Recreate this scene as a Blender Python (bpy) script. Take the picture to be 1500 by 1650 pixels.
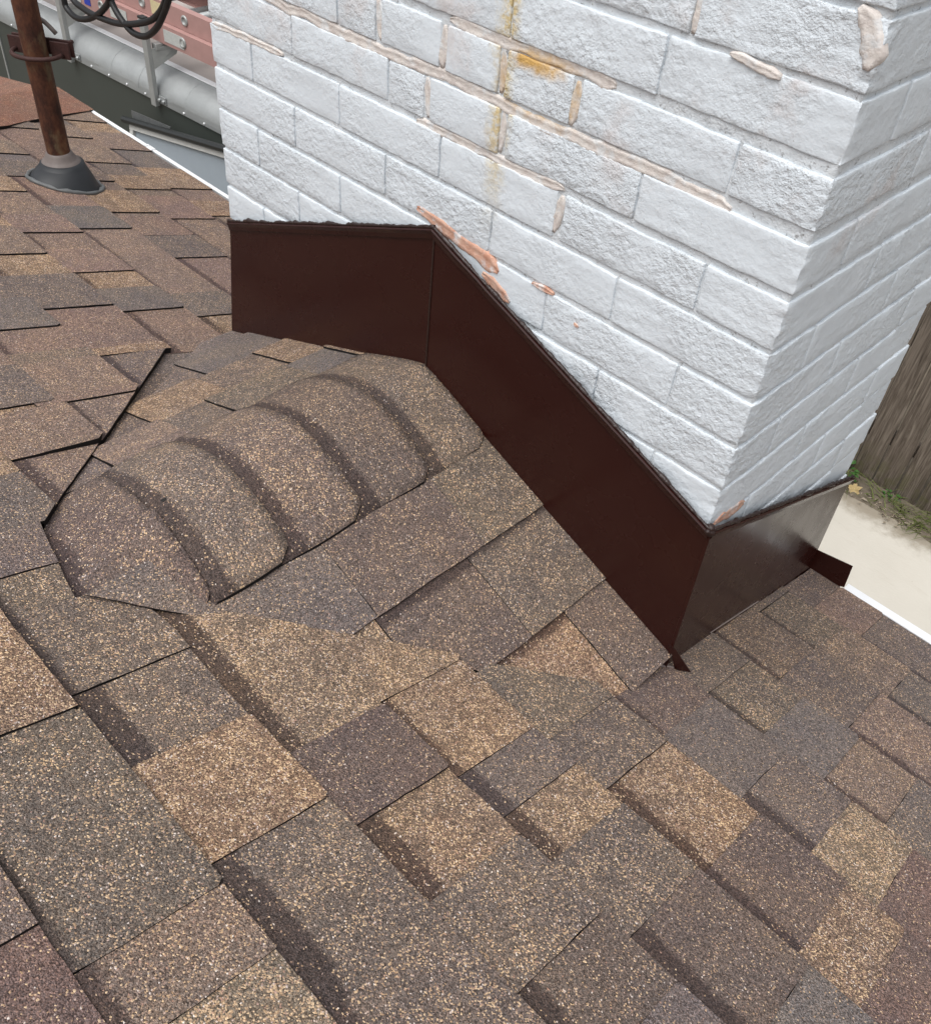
import bpy, bmesh, math, random
from mathutils import Vector, Matrix, noise

# ------------------------------------------------------------------ scene, camera, sky, sun, exposure
for o in list(bpy.data.objects):
    bpy.data.objects.remove(o)
scn = bpy.context.scene
COL = scn.collection
CAM = Vector((0.32418, -0.83474, 0.46578))
RX = Vector((0.70356176, 0.70658653, 0.07573859))      # camera right
RY = Vector((0.52939807, -0.45004503, -0.71916421))    # camera down
RZ = Vector((-0.47406596, 0.5460723, -0.69070001))     # camera forward
FPX = 1497.4
cd = bpy.data.cameras.new('camera')
cam = bpy.data.objects.new('camera', cd)
COL.objects.link(cam)
up, bk = -RY, -RZ
cam.matrix_world = Matrix(((RX.x, up.x, bk.x, CAM.x), (RX.y, up.y, bk.y, CAM.y), (RX.z, up.z, bk.z, CAM.z), (0, 0, 0, 1)))
cd.sensor_fit = 'HORIZONTAL'
cd.sensor_width = 36.0
cd.lens = 36.0 * FPX / 1500.0
cd.clip_start = 0.01
cd.clip_end = 600
scn.camera = cam

SUN_AZ = math.atan2(0.08, -0.99)      # measured from +Y towards +X
SUN_EL = math.radians(66)
w = bpy.data.worlds.new('World')
scn.world = w
w.use_nodes = True
wn, wl = w.node_tree.nodes, w.node_tree.links
wn.clear()
sky = wn.new('ShaderNodeTexSky')
sky.sky_type = 'NISHITA'
sky.sun_disc = False
sky.sun_elevation = SUN_EL
sky.sun_rotation = SUN_AZ
sky.dust_density = 5.0
sky.air_density = 1.0
hs = wn.new('ShaderNodeHueSaturation')
hs.inputs['Saturation'].default_value = 0.22       # cloud cover: a nearly grey sky
bg = wn.new('ShaderNodeBackground')
bg.inputs['Strength'].default_value = 0.13
wo = wn.new('ShaderNodeOutputWorld')
wl.new(sky.outputs[0], hs.inputs['Color'])
wl.new(hs.outputs[0], bg.inputs[0])
wl.new(bg.outputs[0], wo.inputs[0])
sl = bpy.data.lights.new('sun', 'SUN')
sl.energy = 1.5
sl.angle = math.radians(66)
sl.color = (1.0, 0.995, 0.985)
so = bpy.data.objects.new('sun', sl)
COL.objects.link(so)
sd = Vector((math.sin(SUN_AZ) * math.cos(SUN_EL), math.cos(SUN_AZ) * math.cos(SUN_EL), math.sin(SUN_EL)))
so.rotation_euler = (-sd).to_track_quat('-Z', 'Y').to_euler()
so.location = (0, -2, 6)
scn.view_settings.view_transform = 'Standard'
scn.view_settings.look = 'None'
scn.view_settings.gamma = 1.0
scn.view_settings.exposure = 0.32

R = random.Random(11)
GZ = -3.3                                             # ground height below the camera's datum
MP = 1 / 3.0                                          # main roof pitch 4:12
MZ = -0.600
MQ = math.sqrt(1 + MP * MP)


def in_view(p, mar=40):
    d = Vector(p) - CAM
    z = d.dot(RZ)
    if z < 0.02:
        return False
    u, v = 750 + FPX * d.dot(RX) / z, 825 + FPX * d.dot(RY) / z
    return -mar < u < 1500 + mar and -mar < v < 1650 + mar


# ------------------------------------------------------------------ materials
class NT:
    def __init__(s, name):
        s.m = bpy.data.materials.new(name)
        s.m.use_nodes = True
        s.n, s.l = s.m.node_tree.nodes, s.m.node_tree.links
        s.n.clear()
        s.out = s.n.new('ShaderNodeOutputMaterial')
        s.b = s.n.new('ShaderNodeBsdfPrincipled')
        s.l.new(s.b.outputs[0], s.out.inputs[0])

    def new(s, t, **kw):
        x = s.n.new(t)
        for k, v in kw.items():
            setattr(x, k, v)
        return x

    def link(s, a, b):
        s.l.new(a, b)

    def val(s, inp, v):
        if hasattr(v, 'node'):
            s.l.new(v, inp)
        else:
            inp.default_value = v

    def math(s, op, a, b=None, c=None, clamp=False):
        x = s.new('ShaderNodeMath', operation=op, use_clamp=clamp)
        s.val(x.inputs[0], a)
        if b is not None:
            s.val(x.inputs[1], b)
        if c is not None:
            s.val(x.inputs[2], c)
        return x.outputs[0]

    def mix(s, f, a, b, mode='MIX'):
        x = s.new('ShaderNodeMix', data_type='RGBA', blend_type=mode)
        s.val(x.inputs[0], f)
        s.val(x.inputs[6], a)
        s.val(x.inputs[7], b)
        return x.outputs[2]

    def ramp(s, f, stops, interp='LINEAR'):
        x = s.new('ShaderNodeValToRGB')
        cr = x.color_ramp
        cr.interpolation = interp
        while len(cr.elements) < len(stops):
            cr.elements.new(0.5)
        for e, (p, c) in zip(cr.elements, stops):
            e.position = p
            e.color = c if len(c) == 4 else (*c, 1)
        s.l.new(f, x.inputs[0])
        return x.outputs[0]

    def noise(s, vec, scale, detail=3, rough=0.55, dist=0.0):
        x = s.new('ShaderNodeTexNoise')
        x.inputs['Scale'].default_value = scale
        x.inputs['Detail'].default_value = detail
        x.inputs['Roughness'].default_value = rough
        x.inputs['Distortion'].default_value = dist
        if vec is not None:
            s.l.new(vec, x.inputs['Vector'])
        return x.outputs[0]

    def pos(s):
        return s.new('ShaderNodeNewGeometry').outputs['Position']

    def mapr(s, v, a, b, c=0.0, d=1.0):
        x = s.new('ShaderNodeMapRange', interpolation_type='SMOOTHSTEP')
        s.val(x.inputs[0], v)
        x.inputs[1].default_value = a
        x.inputs[2].default_value = b
        x.inputs[3].default_value = c
        x.inputs[4].default_value = d
        return x.outputs[0]

    def bump(s, h, strength, dist, prev=None):
        x = s.new('ShaderNodeBump')
        x.inputs['Strength'].default_value = strength
        x.inputs['Distance'].default_value = dist
        s.l.new(h, x.inputs['Height'])
        if prev is not None:
            s.l.new(prev, x.inputs['Normal'])
        return x.outputs[0]

    def fin(s, col=None, rough=None, normal=None, metal=None, spec=None, coat=None, coatr=None):
        if col is not None:
            s.val(s.b.inputs['Base Color'], col if hasattr(col, 'node') or len(col) == 4 else (*col, 1))
        if rough is not None:
            s.val(s.b.inputs['Roughness'], rough)
        if metal is not None:
            s.val(s.b.inputs['Metallic'], metal)
        if spec is not None:
            s.val(s.b.inputs['Specular IOR Level'], spec)
        if coat is not None:
            s.val(s.b.inputs['Coat Weight'], coat)
        if coatr is not None:
            s.val(s.b.inputs['Coat Roughness'], coatr)
        if normal is not None:
            s.l.new(normal, s.b.inputs['Normal'])
        return s.m


def plain(name, col, rough=0.6, metal=0.0, var=0.15, scale=20, bump=0.0, spec=0.4, bscale=200):
    t = NT(name)
    p = t.pos()
    f = t.noise(p, scale, 5)
    c = t.mix(f, tuple(x * (1 - var) for x in col) + (1,), tuple(min(1, x * (1 + var)) for x in col) + (1,))
    nrm = None
    if bump:
        nrm = t.bump(t.noise(p, bscale, 3), bump, 0.002)
    return t.fin(c, rough, nrm, metal, spec)


def mat_granule():
    """Mineral granules on asphalt shingles: each cell of a fine Voronoi is one granule; the attribute
    'tint' holds the blend of the tab (rgb) and its share of gold granules (alpha), 'bw' the width of the
    factory-printed dark shadow band below the course above."""
    t = NT('shingle_granules')
    uv = t.new('ShaderNodeUVMap', uv_map='UVMap').outputs[0]
    at = t.new('ShaderNodeAttribute', attribute_name='tint')
    bw = t.new('ShaderNodeAttribute', attribute_name='bw').outputs['Fac']

    def vor(scale):
        v = t.new('ShaderNodeTexVoronoi', voronoi_dimensions='2D', feature='F1')
        v.inputs['Scale'].default_value = scale
        v.inputs['Randomness'].default_value = 1.0
        t.link(uv, v.inputs['Vector'])
        return v
    v1, v2 = vor(690), vor(850)
    s1 = t.new('ShaderNodeSeparateColor')
    t.link(v1.outputs['Color'], s1.inputs[0])
    s2 = t.new('ShaderNodeSeparateColor')
    t.link(v2.outputs['Color'], s2.inputs[0])
    clump = t.noise(uv, 38, 3, 0.6)
    blot = t.noise(uv, 9, 3, 0.6)
    # dark and mid granules
    base = t.ramp(s2.outputs[0], [(0.0, (0.28, 0.26, 0.25)), (0.22, (0.60, 0.58, 0.57)), (0.52, (0.95, 0.95, 0.95)), (0.84, (1.40, 1.38, 1.36)), (1.0, (2.1, 2.05, 2.0))])
    tintc = t.mix(t.mapr(t.noise(uv, 6.5, 3, 0.6), 0.36, 0.66, 0.0, 0.32), at.outputs['Color'], (0.151, 0.124, 0.106, 1))
    base = t.mix(1.0, base, tintc, 'MULTIPLY')
    base = t.mix(1.0, base, t.mix(s2.outputs[2], (0.93, 0.98, 1.02, 1), (1.10, 0.99, 0.91, 1)), 'MULTIPLY')
    # gold / tan / rust granules
    acc = t.ramp(s1.outputs[1], [(0.0, (0.37, 0.24, 0.150)), (0.35, (0.50, 0.345, 0.21)), (0.66, (0.71, 0.53, 0.34)), (0.84, (0.36, 0.21, 0.155)), (1.0, (0.72, 0.65, 0.59))])
    pshare = t.math('MULTIPLY', at.outputs['Alpha'], t.mapr(clump, 0.3, 0.72, 0.35, 1.75))
    # printed shadow band
    sx = t.new('ShaderNodeSeparateXYZ')
    t.link(uv, sx.inputs[0])
    wob = t.math('MULTIPLY', t.math('SUBTRACT', t.noise(uv, 120, 3, 0.7), 0.5), 0.016)
    vv = t.math('ADD', sx.outputs[1], wob)
    bwv = t.math('MULTIPLY', bw, t.mapr(blot, 0.30, 0.48, 0.60, 0.88))
    band = t.math('MULTIPLY', t.mapr(t.math('SUBTRACT', vv, bwv), -0.005, 0.005, 1.0, 0.0), t.math('GREATER_THAN', bw, 0.001))
    pshare = t.math('MULTIPLY', pshare, t.math('SUBTRACT', 1.0, t.math('MULTIPLY', band, 0.72)))
    isg = t.math('LESS_THAN', s1.outputs[0], pshare)
    darkb = t.mix(1.0, base, (0.48, 0.45, 0.475, 1), 'MULTIPLY')
    base2 = t.mix(band, base, darkb)
    col = t.mix(isg, base2, acc)
    hue = t.mix(t.mapr(blot, 0.35, 0.68), (0.90, 0.90, 0.93, 1), (1.10, 1.06, 1.0, 1))
    col = t.mix(1.0, col, hue, 'MULTIPLY')
    hgt = t.math('ADD', t.math('MULTIPLY', v1.outputs['Distance'], -1.0), t.math('MULTIPLY', s2.outputs[1], 0.35))
    nrm = t.bump(hgt, 0.65, 0.0011)
    nrm = t.bump(t.noise(uv, 26, 3), 0.25, 0.004, nrm)
    return t.fin(col, 0.82, nrm, spec=0.35)


M_GRAN = mat_granule()
M_ASPH = plain('asphalt_edge', (0.011, 0.010, 0.010), 0.85, bump=0.5, spec=0.2)


def mat_paint(name, tint=(0.685, 0.74, 0.785), stains=True):
    t = NT(name)
    p = t.pos()
    sx = t.new('ShaderNodeSeparateXYZ')
    t.link(p, sx.inputs[0])
    X, Y, Z = sx.outputs
    n1 = t.noise(p, 7, 4)
    col = t.mix(n1, tuple(c * 0.94 for c in tint) + (1,), tuple(min(0.84, c * 1.03) for c in tint) + (1,))
    if stains:
        front = t.mapr(Y, 0.012, 0.002, 0.0, 1.0)
        front = t.math('MULTIPLY', front, t.mapr(X, -0.03, -0.06, 0.0, 1.0))
        nz = t.noise(p, 28, 5, 0.65)
        nf = t.noise(p, 140, 4, 0.7)
        # run of rust down the face
        dx = t.math('ABSOLUTE', t.math('ADD', t.math('ADD', X, 0.412), t.math('MULTIPLY', t.math('SUBTRACT', nz, 0.5), 0.05)))
        run = t.math('MULTIPLY', t.mapr(dx, 0.002, 0.024, 1.0, 0.0), t.mapr(Z, -0.115, 0.06, 0.0, 1.0))
        run = t.math('MULTIPLY', run, t.mapr(nf, 0.36, 0.58, 0.25, 0.85))
        run = t.math('MULTIPLY', run, front)
        col = t.mix(t.math('MULTIPLY', run, 0.95), col, (0.60, 0.44, 0.15, 1))
        # orange spot where the run leaves the joint
        ex = t.math('MULTIPLY', t.math('ADD', X, 0.372), 17.0)
        ez = t.math('MULTIPLY', t.math('SUBTRACT', Z, 0.121), 62.0)
        rr = t.math('SQRT', t.math('ADD', t.math('MULTIPLY', ex, ex), t.math('MULTIPLY', ez, ez)))
        rr = t.math('ADD', rr, t.math('MULTIPLY', t.math('SUBTRACT', nz, 0.5), 1.6))
        sp = t.math('MULTIPLY', t.mapr(rr, 0.25, 1.0, 1.0, 0.0), front)
        col = t.mix(t.math('MULTIPLY', sp, 0.95), col, (0.58, 0.34, 0.08, 1))
        # faint dirty-pink wash along the mended upper joints and grey grime flecks
        wash = t.math('MULTIPLY', t.mapr(t.noise(p, 11, 5, 0.62), 0.52, 0.70), t.mapr(Z, -0.06, 0.10))
        col = t.mix(t.math('MULTIPLY', wash, 0.5), col, (0.60, 0.52, 0.49, 1))
        fl = t.mapr(t.noise(p, 230, 2, 0.5), 0.735, 0.78)
        col = t.mix(t.math('MULTIPLY', fl, 0.55), col, (0.28, 0.26, 0.25, 1))
    if not stains:
        pit = t.mapr(t.noise(p, 150, 3, 0.65), 0.60, 0.70)
        col = t.mix(t.math('MULTIPLY', pit, 0.7), col, (0.20, 0.19, 0.185, 1))
    b1 = t.noise(p, 120, 4, 0.62)
    b2 = t.noise(p, 420, 3, 0.6)
    v = t.new('ShaderNodeTexVoronoi', feature='SMOOTH_F1')
    v.inputs['Scale'].default_value = 150
    t.link(p, v.inputs['Vector'])
    oi = t.new('ShaderNodeObjectInfo')
    patch = t.math('MULTIPLY', t.mapr(t.noise(p, 9, 3), 0.36, 0.62, 0.35, 1.0), t.mapr(oi.outputs['Random'], 0.0, 1.0, 0.45, 1.2))
    h = t.math('ADD', t.math('MULTIPLY', b1, 1.0), t.math('MULTIPLY', b2, 0.45))
    h = t.math('ADD', h, t.math('MULTIPLY', v.outputs['Distance'], 0.5))
    h = t.math('MULTIPLY', h, patch)
    nrm = t.bump(h, 0.85, 0.0040)
    return t.fin(col, 0.5, nrm, spec=0.45)


M_PAINT = mat_paint('painted_brick')
M_JOINT = mat_paint('painted_mortar', (0.665, 0.705, 0.735), False)


def mat_mend(name, a, b, rust=False):
    t = NT(name)
    p = t.pos()
    sx = t.new('ShaderNodeSeparateXYZ')
    t.link(p, sx.inputs[0])
    f = t.noise(p, 60, 5, 0.65)
    col = t.mix(t.mapr(f, 0.3, 0.7), (*a, 1), (*b, 1))
    col = t.mix(t.mapr(t.noise(p, 33, 4, 0.6), 0.50, 0.66, 0.0, 0.85), col, (0.69, 0.71, 0.72, 1))
    if rust:
        ex = t.math('MULTIPLY', t.math('ADD', sx.outputs[0], 0.36), 11.0)
        ez = t.math('MULTIPLY', t.math('SUBTRACT', sx.outputs[2], 0.10), 20.0)
        rr = t.math('SQRT', t.math('ADD', t.math('MULTIPLY', ex, ex), t.math('MULTIPLY', ez, ez)))
        rr = t.math('ADD', rr, t.math('MULTIPLY', t.math('SUBTRACT', f, 0.5), 1.2))
        col = t.mix(t.mapr(rr, 0.15, 1.0, 0.9, 0.0), col, (0.58, 0.36, 0.11, 1))
    nrm = t.bump(t.noise(p, 190, 4, 0.65), 0.6, 0.0025)
    return t.fin(col, 0.75, nrm, spec=0.3)


M_MEND = mat_mend('mended_joint', (0.585, 0.525, 0.49), (0.69, 0.65, 0.61), True)
M_CORAL = mat_mend('bare_brick', (0.50, 0.25, 0.17), (0.66, 0.44, 0.34))


def mat_flash():
    t = NT('brown_metal')
    p = t.pos()
    f = t.noise(p, 4, 3)
    col = t.mix(f, (0.0240, 0.0058, 0.0044, 1), (0.0300, 0.0078, 0.0058, 1))
    dust = t.mapr(t.noise(p, 160, 4, 0.7), 0.70, 0.85, 0.0, 0.03)
    col = t.mix(dust, col, (0.20, 0.16, 0.14, 1))
    nrm = t.bump(t.noise(p, 4, 1), 0.04, 0.01)
    rough = t.mapr(t.noise(p, 14, 4), 0.3, 0.75, 0.24, 0.31)
    return t.fin(col, rough, nrm, spec=0.28)


M_FLASH = mat_flash()
M_BEAD = plain('brown_sealant', (0.022, 0.010, 0.008), 0.35, bump=0.8, spec=0.5)
M_HEM = plain('bare_metal_hem', (0.30, 0.25, 0.23), 0.4, 0.3)


def mat_rust():
    t = NT('rusty_pipe')
    p = t.pos()
    mp = t.new('ShaderNodeMapping')
    mp.inputs['Scale'].default_value = (1, 1, 0.5)
    t.link(p, mp.inputs[0])
    f = t.noise(mp.outputs[0], 34, 6, 0.72, 0.0)
    g = t.noise(mp.outputs[0], 13, 5, 0.65)
    col = t.ramp(f, [(0.30, (0.018, 0.008, 0.006)), (0.45, (0.055, 0.020, 0.012)), (0.60, (0.105, 0.040, 0.020)), (0.78, (0.20, 0.105, 0.052))])
    col = t.mix(t.mapr(g, 0.52, 0.68, 0.0, 0.7), col, (0.165, 0.125, 0.070, 1))
    nrm = t.bump(t.noise(p, 220, 4), 0.35, 0.002)
    return t.fin(col, 0.7, nrm, spec=0.3)


M_RUST = mat_rust()
M_RUSTD = plain('dark_rust', (0.045, 0.017, 0.014), 0.7, var=0.5, bump=0.5, scale=80)
M_RUBBER = plain('black_rubber', (0.022, 0.024, 0.027), 0.5, var=0.3)
M_COLLAR = plain('dusty_collar', (0.15, 0.125, 0.115), 0.6, var=0.3, scale=50)
M_GREYSEAL = plain('grey_sealant', (0.12, 0.125, 0.125), 0.5, var=0.45, scale=60, bump=0.4)
M_CABLE = plain('cable_jacket', (0.013, 0.013, 0.014), 0.45)
M_WHITE = plain('white_aluminium', (0.80, 0.81, 0.82), 0.35, var=0.05)
M_GREEN = plain('dark_green_siding', (0.050, 0.058, 0.052), 0.42, var=0.10, scale=6)


def mat_alu():
    t = NT('aluminium')
    p = t.pos()
    f = t.noise(p, 9, 5, 0.6)
    g = t.noise(p, 60, 4)
    col = t.mix(f, (0.27, 0.285, 0.285, 1), (0.42, 0.435, 0.435, 1))
    nrm = t.bump(t.noise(p, 7, 3), 0.25, 0.02)
    return t.fin(col, t.mapr(g, 0.3, 0.7, 0.45, 0.6), nrm, 0.45)


M_ALU = mat_alu()
M_ALUD = plain('dull_aluminium', (0.36, 0.37, 0.36), 0.45, 0.35, var=0.2, scale=30)
M_TROOF = plain('trailer_roof_coating', (0.42, 0.375, 0.35), 0.7, var=0.16, scale=7)
M_PINK = plain('faded_red_fibreglass', (0.38, 0.225, 0.205), 0.6, var=0.16, scale=25)
M_STICK = plain('faded_sticker', (0.46, 0.47, 0.45), 0.5, var=0.3, scale=120)
M_BLUE = plain('blue_sticker', (0.03, 0.05, 0.36), 0.5)
M_YELL = plain('cream_sticker', (0.58, 0.50, 0.30), 0.5, var=0.2, scale=90)
M_BLACK = plain('black_trim', (0.02, 0.022, 0.022), 0.4)
M_PANE = plain('pale_blue_pane', (0.30, 0.345, 0.385), 0.22, var=0.05, spec=0.5)
M_PFRAME = plain('pale_frame', (0.56, 0.56, 0.54), 0.45, var=0.12, scale=40)


def mat_wood():
    t = NT('weathered_wood')
    p = t.pos()
    oi = t.new('ShaderNodeObjectInfo')
    mp = t.new('ShaderNodeMapping')
    mp.inputs['Scale'].default_value = (1, 1, 0.06)
    t.link(p, mp.inputs[0])
    off = t.math('MULTIPLY', oi.outputs['Random'], 30.0)
    cx = t.new('ShaderNodeCombineXYZ')
    t.link(off, cx.inputs[2])
    t.link(cx.outputs[0], mp.inputs['Location'])
    f = t.noise(mp.outputs[0], 55, 6, 0.62, 1.4)
    g = t.noise(mp.outputs[0], 12, 4, 0.6, 0.8)
    col = t.ramp(f, [(0.28, (0.034, 0.026, 0.020)), (0.45, (0.105, 0.084, 0.067)), (0.62, (0.19, 0.158, 0.13)), (0.8, (0.29, 0.25, 0.21))])
    col = t.mix(t.mapr(g, 0.4, 0.7, 0.0, 0.5), col, (0.10, 0.08, 0.064, 1))
    sx = t.new('ShaderNodeSeparateXYZ')
    t.link(p, sx.inputs[0])
    moss = t.math('MULTIPLY', t.mapr(sx.outputs[2], GZ + 0.02, GZ + 0.36, 1.0, 0.0), t.mapr(t.noise(p, 14, 4), 0.40, 0.66))
    col = t.mix(t.math('MULTIPLY', moss, 0.65), col, (0.085, 0.085, 0.032, 1))
    kn = t.new('ShaderNodeTexVoronoi')
    kn.inputs['Scale'].default_value = 4.2
    t.link(p, kn.inputs['Vector'])
    col = t.mix(t.mapr(kn.outputs['Distance'], 0.03, 0.10, 0.8, 0.0), col, (0.03, 0.021, 0.016, 1))
    nrm = t.bump(f, 0.6, 0.006)
    return t.fin(col, 0.85, nrm, spec=0.2)


M_WOOD = mat_wood()


def mat_concrete():
    t = NT('pale_concrete')
    p = t.pos()
    col = t.mix(t.noise(p, 2.2, 6, 0.6), (0.52, 0.49, 0.425, 1), (0.64, 0.61, 0.545, 1))
    mp = t.new('ShaderNodeMapping')
    mp.inputs['Scale'].default_value = (0.25, 1.4, 1)
    mp.inputs['Rotation'].default_value = (0, 0, 0.2)
    t.link(p, mp.inputs[0])
    col = t.mix(t.mapr(t.noise(mp.outputs[0], 16, 5, 0.7), 0.55, 0.75, 0.0, 0.28), col, (0.43, 0.385, 0.31, 1))
    col = t.mix(t.mapr(t.noise(p, 34, 3, 0.6), 0.72, 0.78, 0.0, 0.7), col, (0.33, 0.275, 0.205, 1))
    sx = t.new('ShaderNodeSeparateXYZ')
    t.link(p, sx.inputs[0])
    dirt = t.mapr(t.math('ADD', sx.outputs[1], t.math('MULTIPLY', t.noise(p, 8, 5, 0.7), 0.30)), 4.05, 4.22)
    col = t.mix(t.math('MULTIPLY', dirt, 0.8), col, (0.24, 0.20, 0.145, 1))
    return t.fin(col, 0.8, t.bump(t.noise(p, 60, 4), 0.3, 0.004), spec=0.25)


M_CONC = mat_concrete()
M_SOIL = plain('dirt', (0.14, 0.115, 0.085), 0.9, var=0.5, scale=14, bump=0.8, bscale=60)
M_STUCCO = plain('house_wall_paint', (0.55, 0.53, 0.49), 0.8, var=0.08, bump=0.4)
M_DECK = plain('roof_underlay', (0.020, 0.019, 0.018), 0.9)


def mat_leaf(name, a, b):
    t = NT(name)
    oi = t.new('ShaderNodeObjectInfo')
    p = t.pos()
    col = t.mix(t.noise(p, 30, 3), (*a, 1), (*b, 1))
    m = t.fin(col, 0.6, spec=0.3)
    t.b.inputs['Subsurface Weight'].default_value = 0.0
    return m


M_GRASS = mat_leaf('grass_blade', (0.05, 0.085, 0.02), (0.19, 0.21, 0.06))
M_WEED = mat_leaf('weed_leaf', (0.025, 0.085, 0.015), (0.06, 0.14, 0.03))
M_DRY = mat_leaf('dry_leaf', (0.34, 0.24, 0.10), (0.48, 0.38, 0.20))
M_LITTER = mat_leaf('dry_litter', (0.16, 0.115, 0.07), (0.42, 0.37, 0.29))


# ------------------------------------------------------------------ builders
def link(name, me, mats, parent=None):
    for m in (mats if isinstance(mats, (list, tuple)) else [mats]):
        if m is not None and m.name not in [x.name for x in me.materials if x]:
            me.materials.append(m)
    o = bpy.data.objects.new(name, me)
    COL.objects.link(o)
    if parent is not None:
        o.parent = parent
    return o


def from_bm(name, bm, mats, parent=None, smooth=False):
    me = bpy.data.meshes.new(name)
    bmesh.ops.recalc_face_normals(bm, faces=bm.faces[:])
    if smooth:
        for f in bm.faces:
            f.smooth = True
    bm.to_mesh(me)
    bm.free()
    return link(name, me, mats, parent)


def thing(name, label, cat, group=None, loc=(0, 0, 0)):
    o = bpy.data.objects.new(name, None)
    o.empty_display_size = 0.1
    o.location = loc
    COL.objects.link(o)
    return tag(o, label, cat, group)


def tag(o, label, cat=None, group=None, kind=None):
    if label:
        o['label'] = label
    if cat:
        o['category'] = cat
    if group:
        o['group'] = group
    if kind:
        o['kind'] = kind
    return o


def box(bm, c, s, rot=None, bev=0.0):
    r = bmesh.ops.create_cube(bm, size=1.0)
    vs = r['verts']
    M = Matrix.Translation(c) @ (rot.to_4x4() if rot is not None else Matrix.Identity(4)) @ Matrix.Diagonal((s[0], s[1], s[2], 1))
    bmesh.ops.transform(bm, matrix=M, verts=vs)
    if bev:
        es = {e for v in vs for e in v.link_edges}
        bmesh.ops.bevel(bm, geom=list(es), offset=bev, segments=2, profile=0.5, affect='EDGES')


def tube(bm, pts, rad, n=10, cap=True, closed=False):
    pts = [Vector(p) for p in pts]
    rad = rad if isinstance(rad, (list, tuple)) else [rad] * len(pts)
    rings = []
    ref = Vector((0.123, 0.31, 0.94)).normalized()
    for i, p in enumerate(pts):
        a = pts[i - 1] if i else (pts[-1] if closed else pts[0])
        b = pts[(i + 1) % len(pts)] if (i < len(pts) - 1 or closed) else pts[-1]
        t = (b - a).normalized()
        u = t.cross(ref)
        if u.length < 0.1:
            u = t.cross(Vector((1, 0, 0)))
        u.normalize()
        v = t.cross(u)
        rings.append([bm.verts.new(p + (u * math.cos(k * 2 * math.pi / n) + v * math.sin(k * 2 * math.pi / n)) * rad[i]) for k in range(n)])
    m = len(rings)
    for i in range(m if closed else m - 1):
        A, B = rings[i], rings[(i + 1) % m]
        for k in range(n):
            bm.faces.new((A[k], A[(k + 1) % n], B[(k + 1) % n], B[k]))
    if cap and not closed:
        bm.faces.new(rings[0])
        bm.faces.new(rings[-1][::-1])


def spline(pts, n=8):
    P = [Vector(p) for p in pts]
    P = [P[0] * 2 - P[1]] + P + [P[-1] * 2 - P[-2]]
    out = []
    for i in range(1, len(P) - 2):
        for k in range(n):
            t = k / n
            a, b, c, d = P[i - 1], P[i], P[i + 1], P[i + 2]
            out.append(0.5 * ((2 * b) + (c - a) * t + (2 * a - 5 * b + 4 * c - d) * t * t + (3 * b - a - 3 * c + d) * t ** 3))
    out.append(P[-2])
    return out


def prism(bm, poly, ext):
    """closed polygon (3-D points) extruded by vector ext"""
    a = [bm.verts.new(p) for p in poly]
    b = [bm.verts.new(Vector(p) + Vector(ext)) for p in poly]
    bm.faces.new(a)
    bm.faces.new(b[::-1])
    for i in range(len(a)):
        j = (i + 1) % len(a)
        bm.faces.new((a[i], b[i], b[j], a[j]))


def lathe(bm, prof, c, axis=Vector((0, 0, 1)), n=28):
    """prof: list of (radius, height) about axis through c"""
    q = Vector((0, 0, 1)).rotation_difference(axis)
    rings = []
    for r, h in prof:
        rings.append([bm.verts.new(Vector(c) + q @ Vector((r * math.cos(2 * math.pi * k / n), r * math.sin(2 * math.pi * k / n), h))) for k in range(n)])
    for A, B in zip(rings, rings[1:]):
        for k in range(n):
            bm.faces.new((A[k], A[(k + 1) % n], B[(k + 1) % n], B[k]))
    bm.faces.new(rings[-1])
    bm.faces.new(rings[0][::-1])


# ------------------------------------------------------------------ ground, patio, house wall
bm = bmesh.new()
bmesh.ops.create_grid(bm, x_segments=2, y_segments=2, size=150)
g = from_bm('ground', bm, M_SOIL)
g.location = (0, 0, GZ - 0.1)
tag(g, None, kind='structure')
bm = bmesh.new()
box(bm, (0, 2.55, GZ - 0.06), (24, 3.2, 0.12), bev=0.01)
p_ = from_bm('patio', bm, M_CONC)
tag(p_, None, kind='structure')
bm = bmesh.new()
box(bm, (-0.8, 0.20, (GZ - 1.02) / 2), (4.1, 0.14, -GZ - 1.02))
hw = from_bm('house_wall', bm, M_STUCCO)
tag(hw, 'beige house wall standing under the eave behind the gutter', 'wall')

# ------------------------------------------------------------------ the shingled roof
roof = thing('house_roof', 'brown laminated shingle roof with a ridged saddle behind the white chimney', 'roof')

TONES = {  # rgb of the base blend, share of gold granules
    'gold': ((0.182, 0.130, 0.093), 0.221), 'goldo': ((0.193, 0.131, 0.091), 0.243), 'tan': ((0.178, 0.135, 0.113), 0.122),
    'grey': ((0.144, 0.119, 0.109), 0.068), 'greyg': ((0.141, 0.114, 0.098), 0.128), 'olive': ((0.141, 0.116, 0.096), 0.119),
    'blue': ((0.154, 0.133, 0.126), 0.025), 'mauve': ((0.131, 0.100, 0.088), 0.051), 'red': ((0.154, 0.108, 0.095), 0.051),
    'brown': ((0.129, 0.099, 0.087), 0.076), 'cream': ((0.188, 0.148, 0.111), 0.272), 'pink': ((0.196, 0.139, 0.119), 0.084),
    'rust': ((0.205, 0.100, 0.070), 0.05),
}


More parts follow.
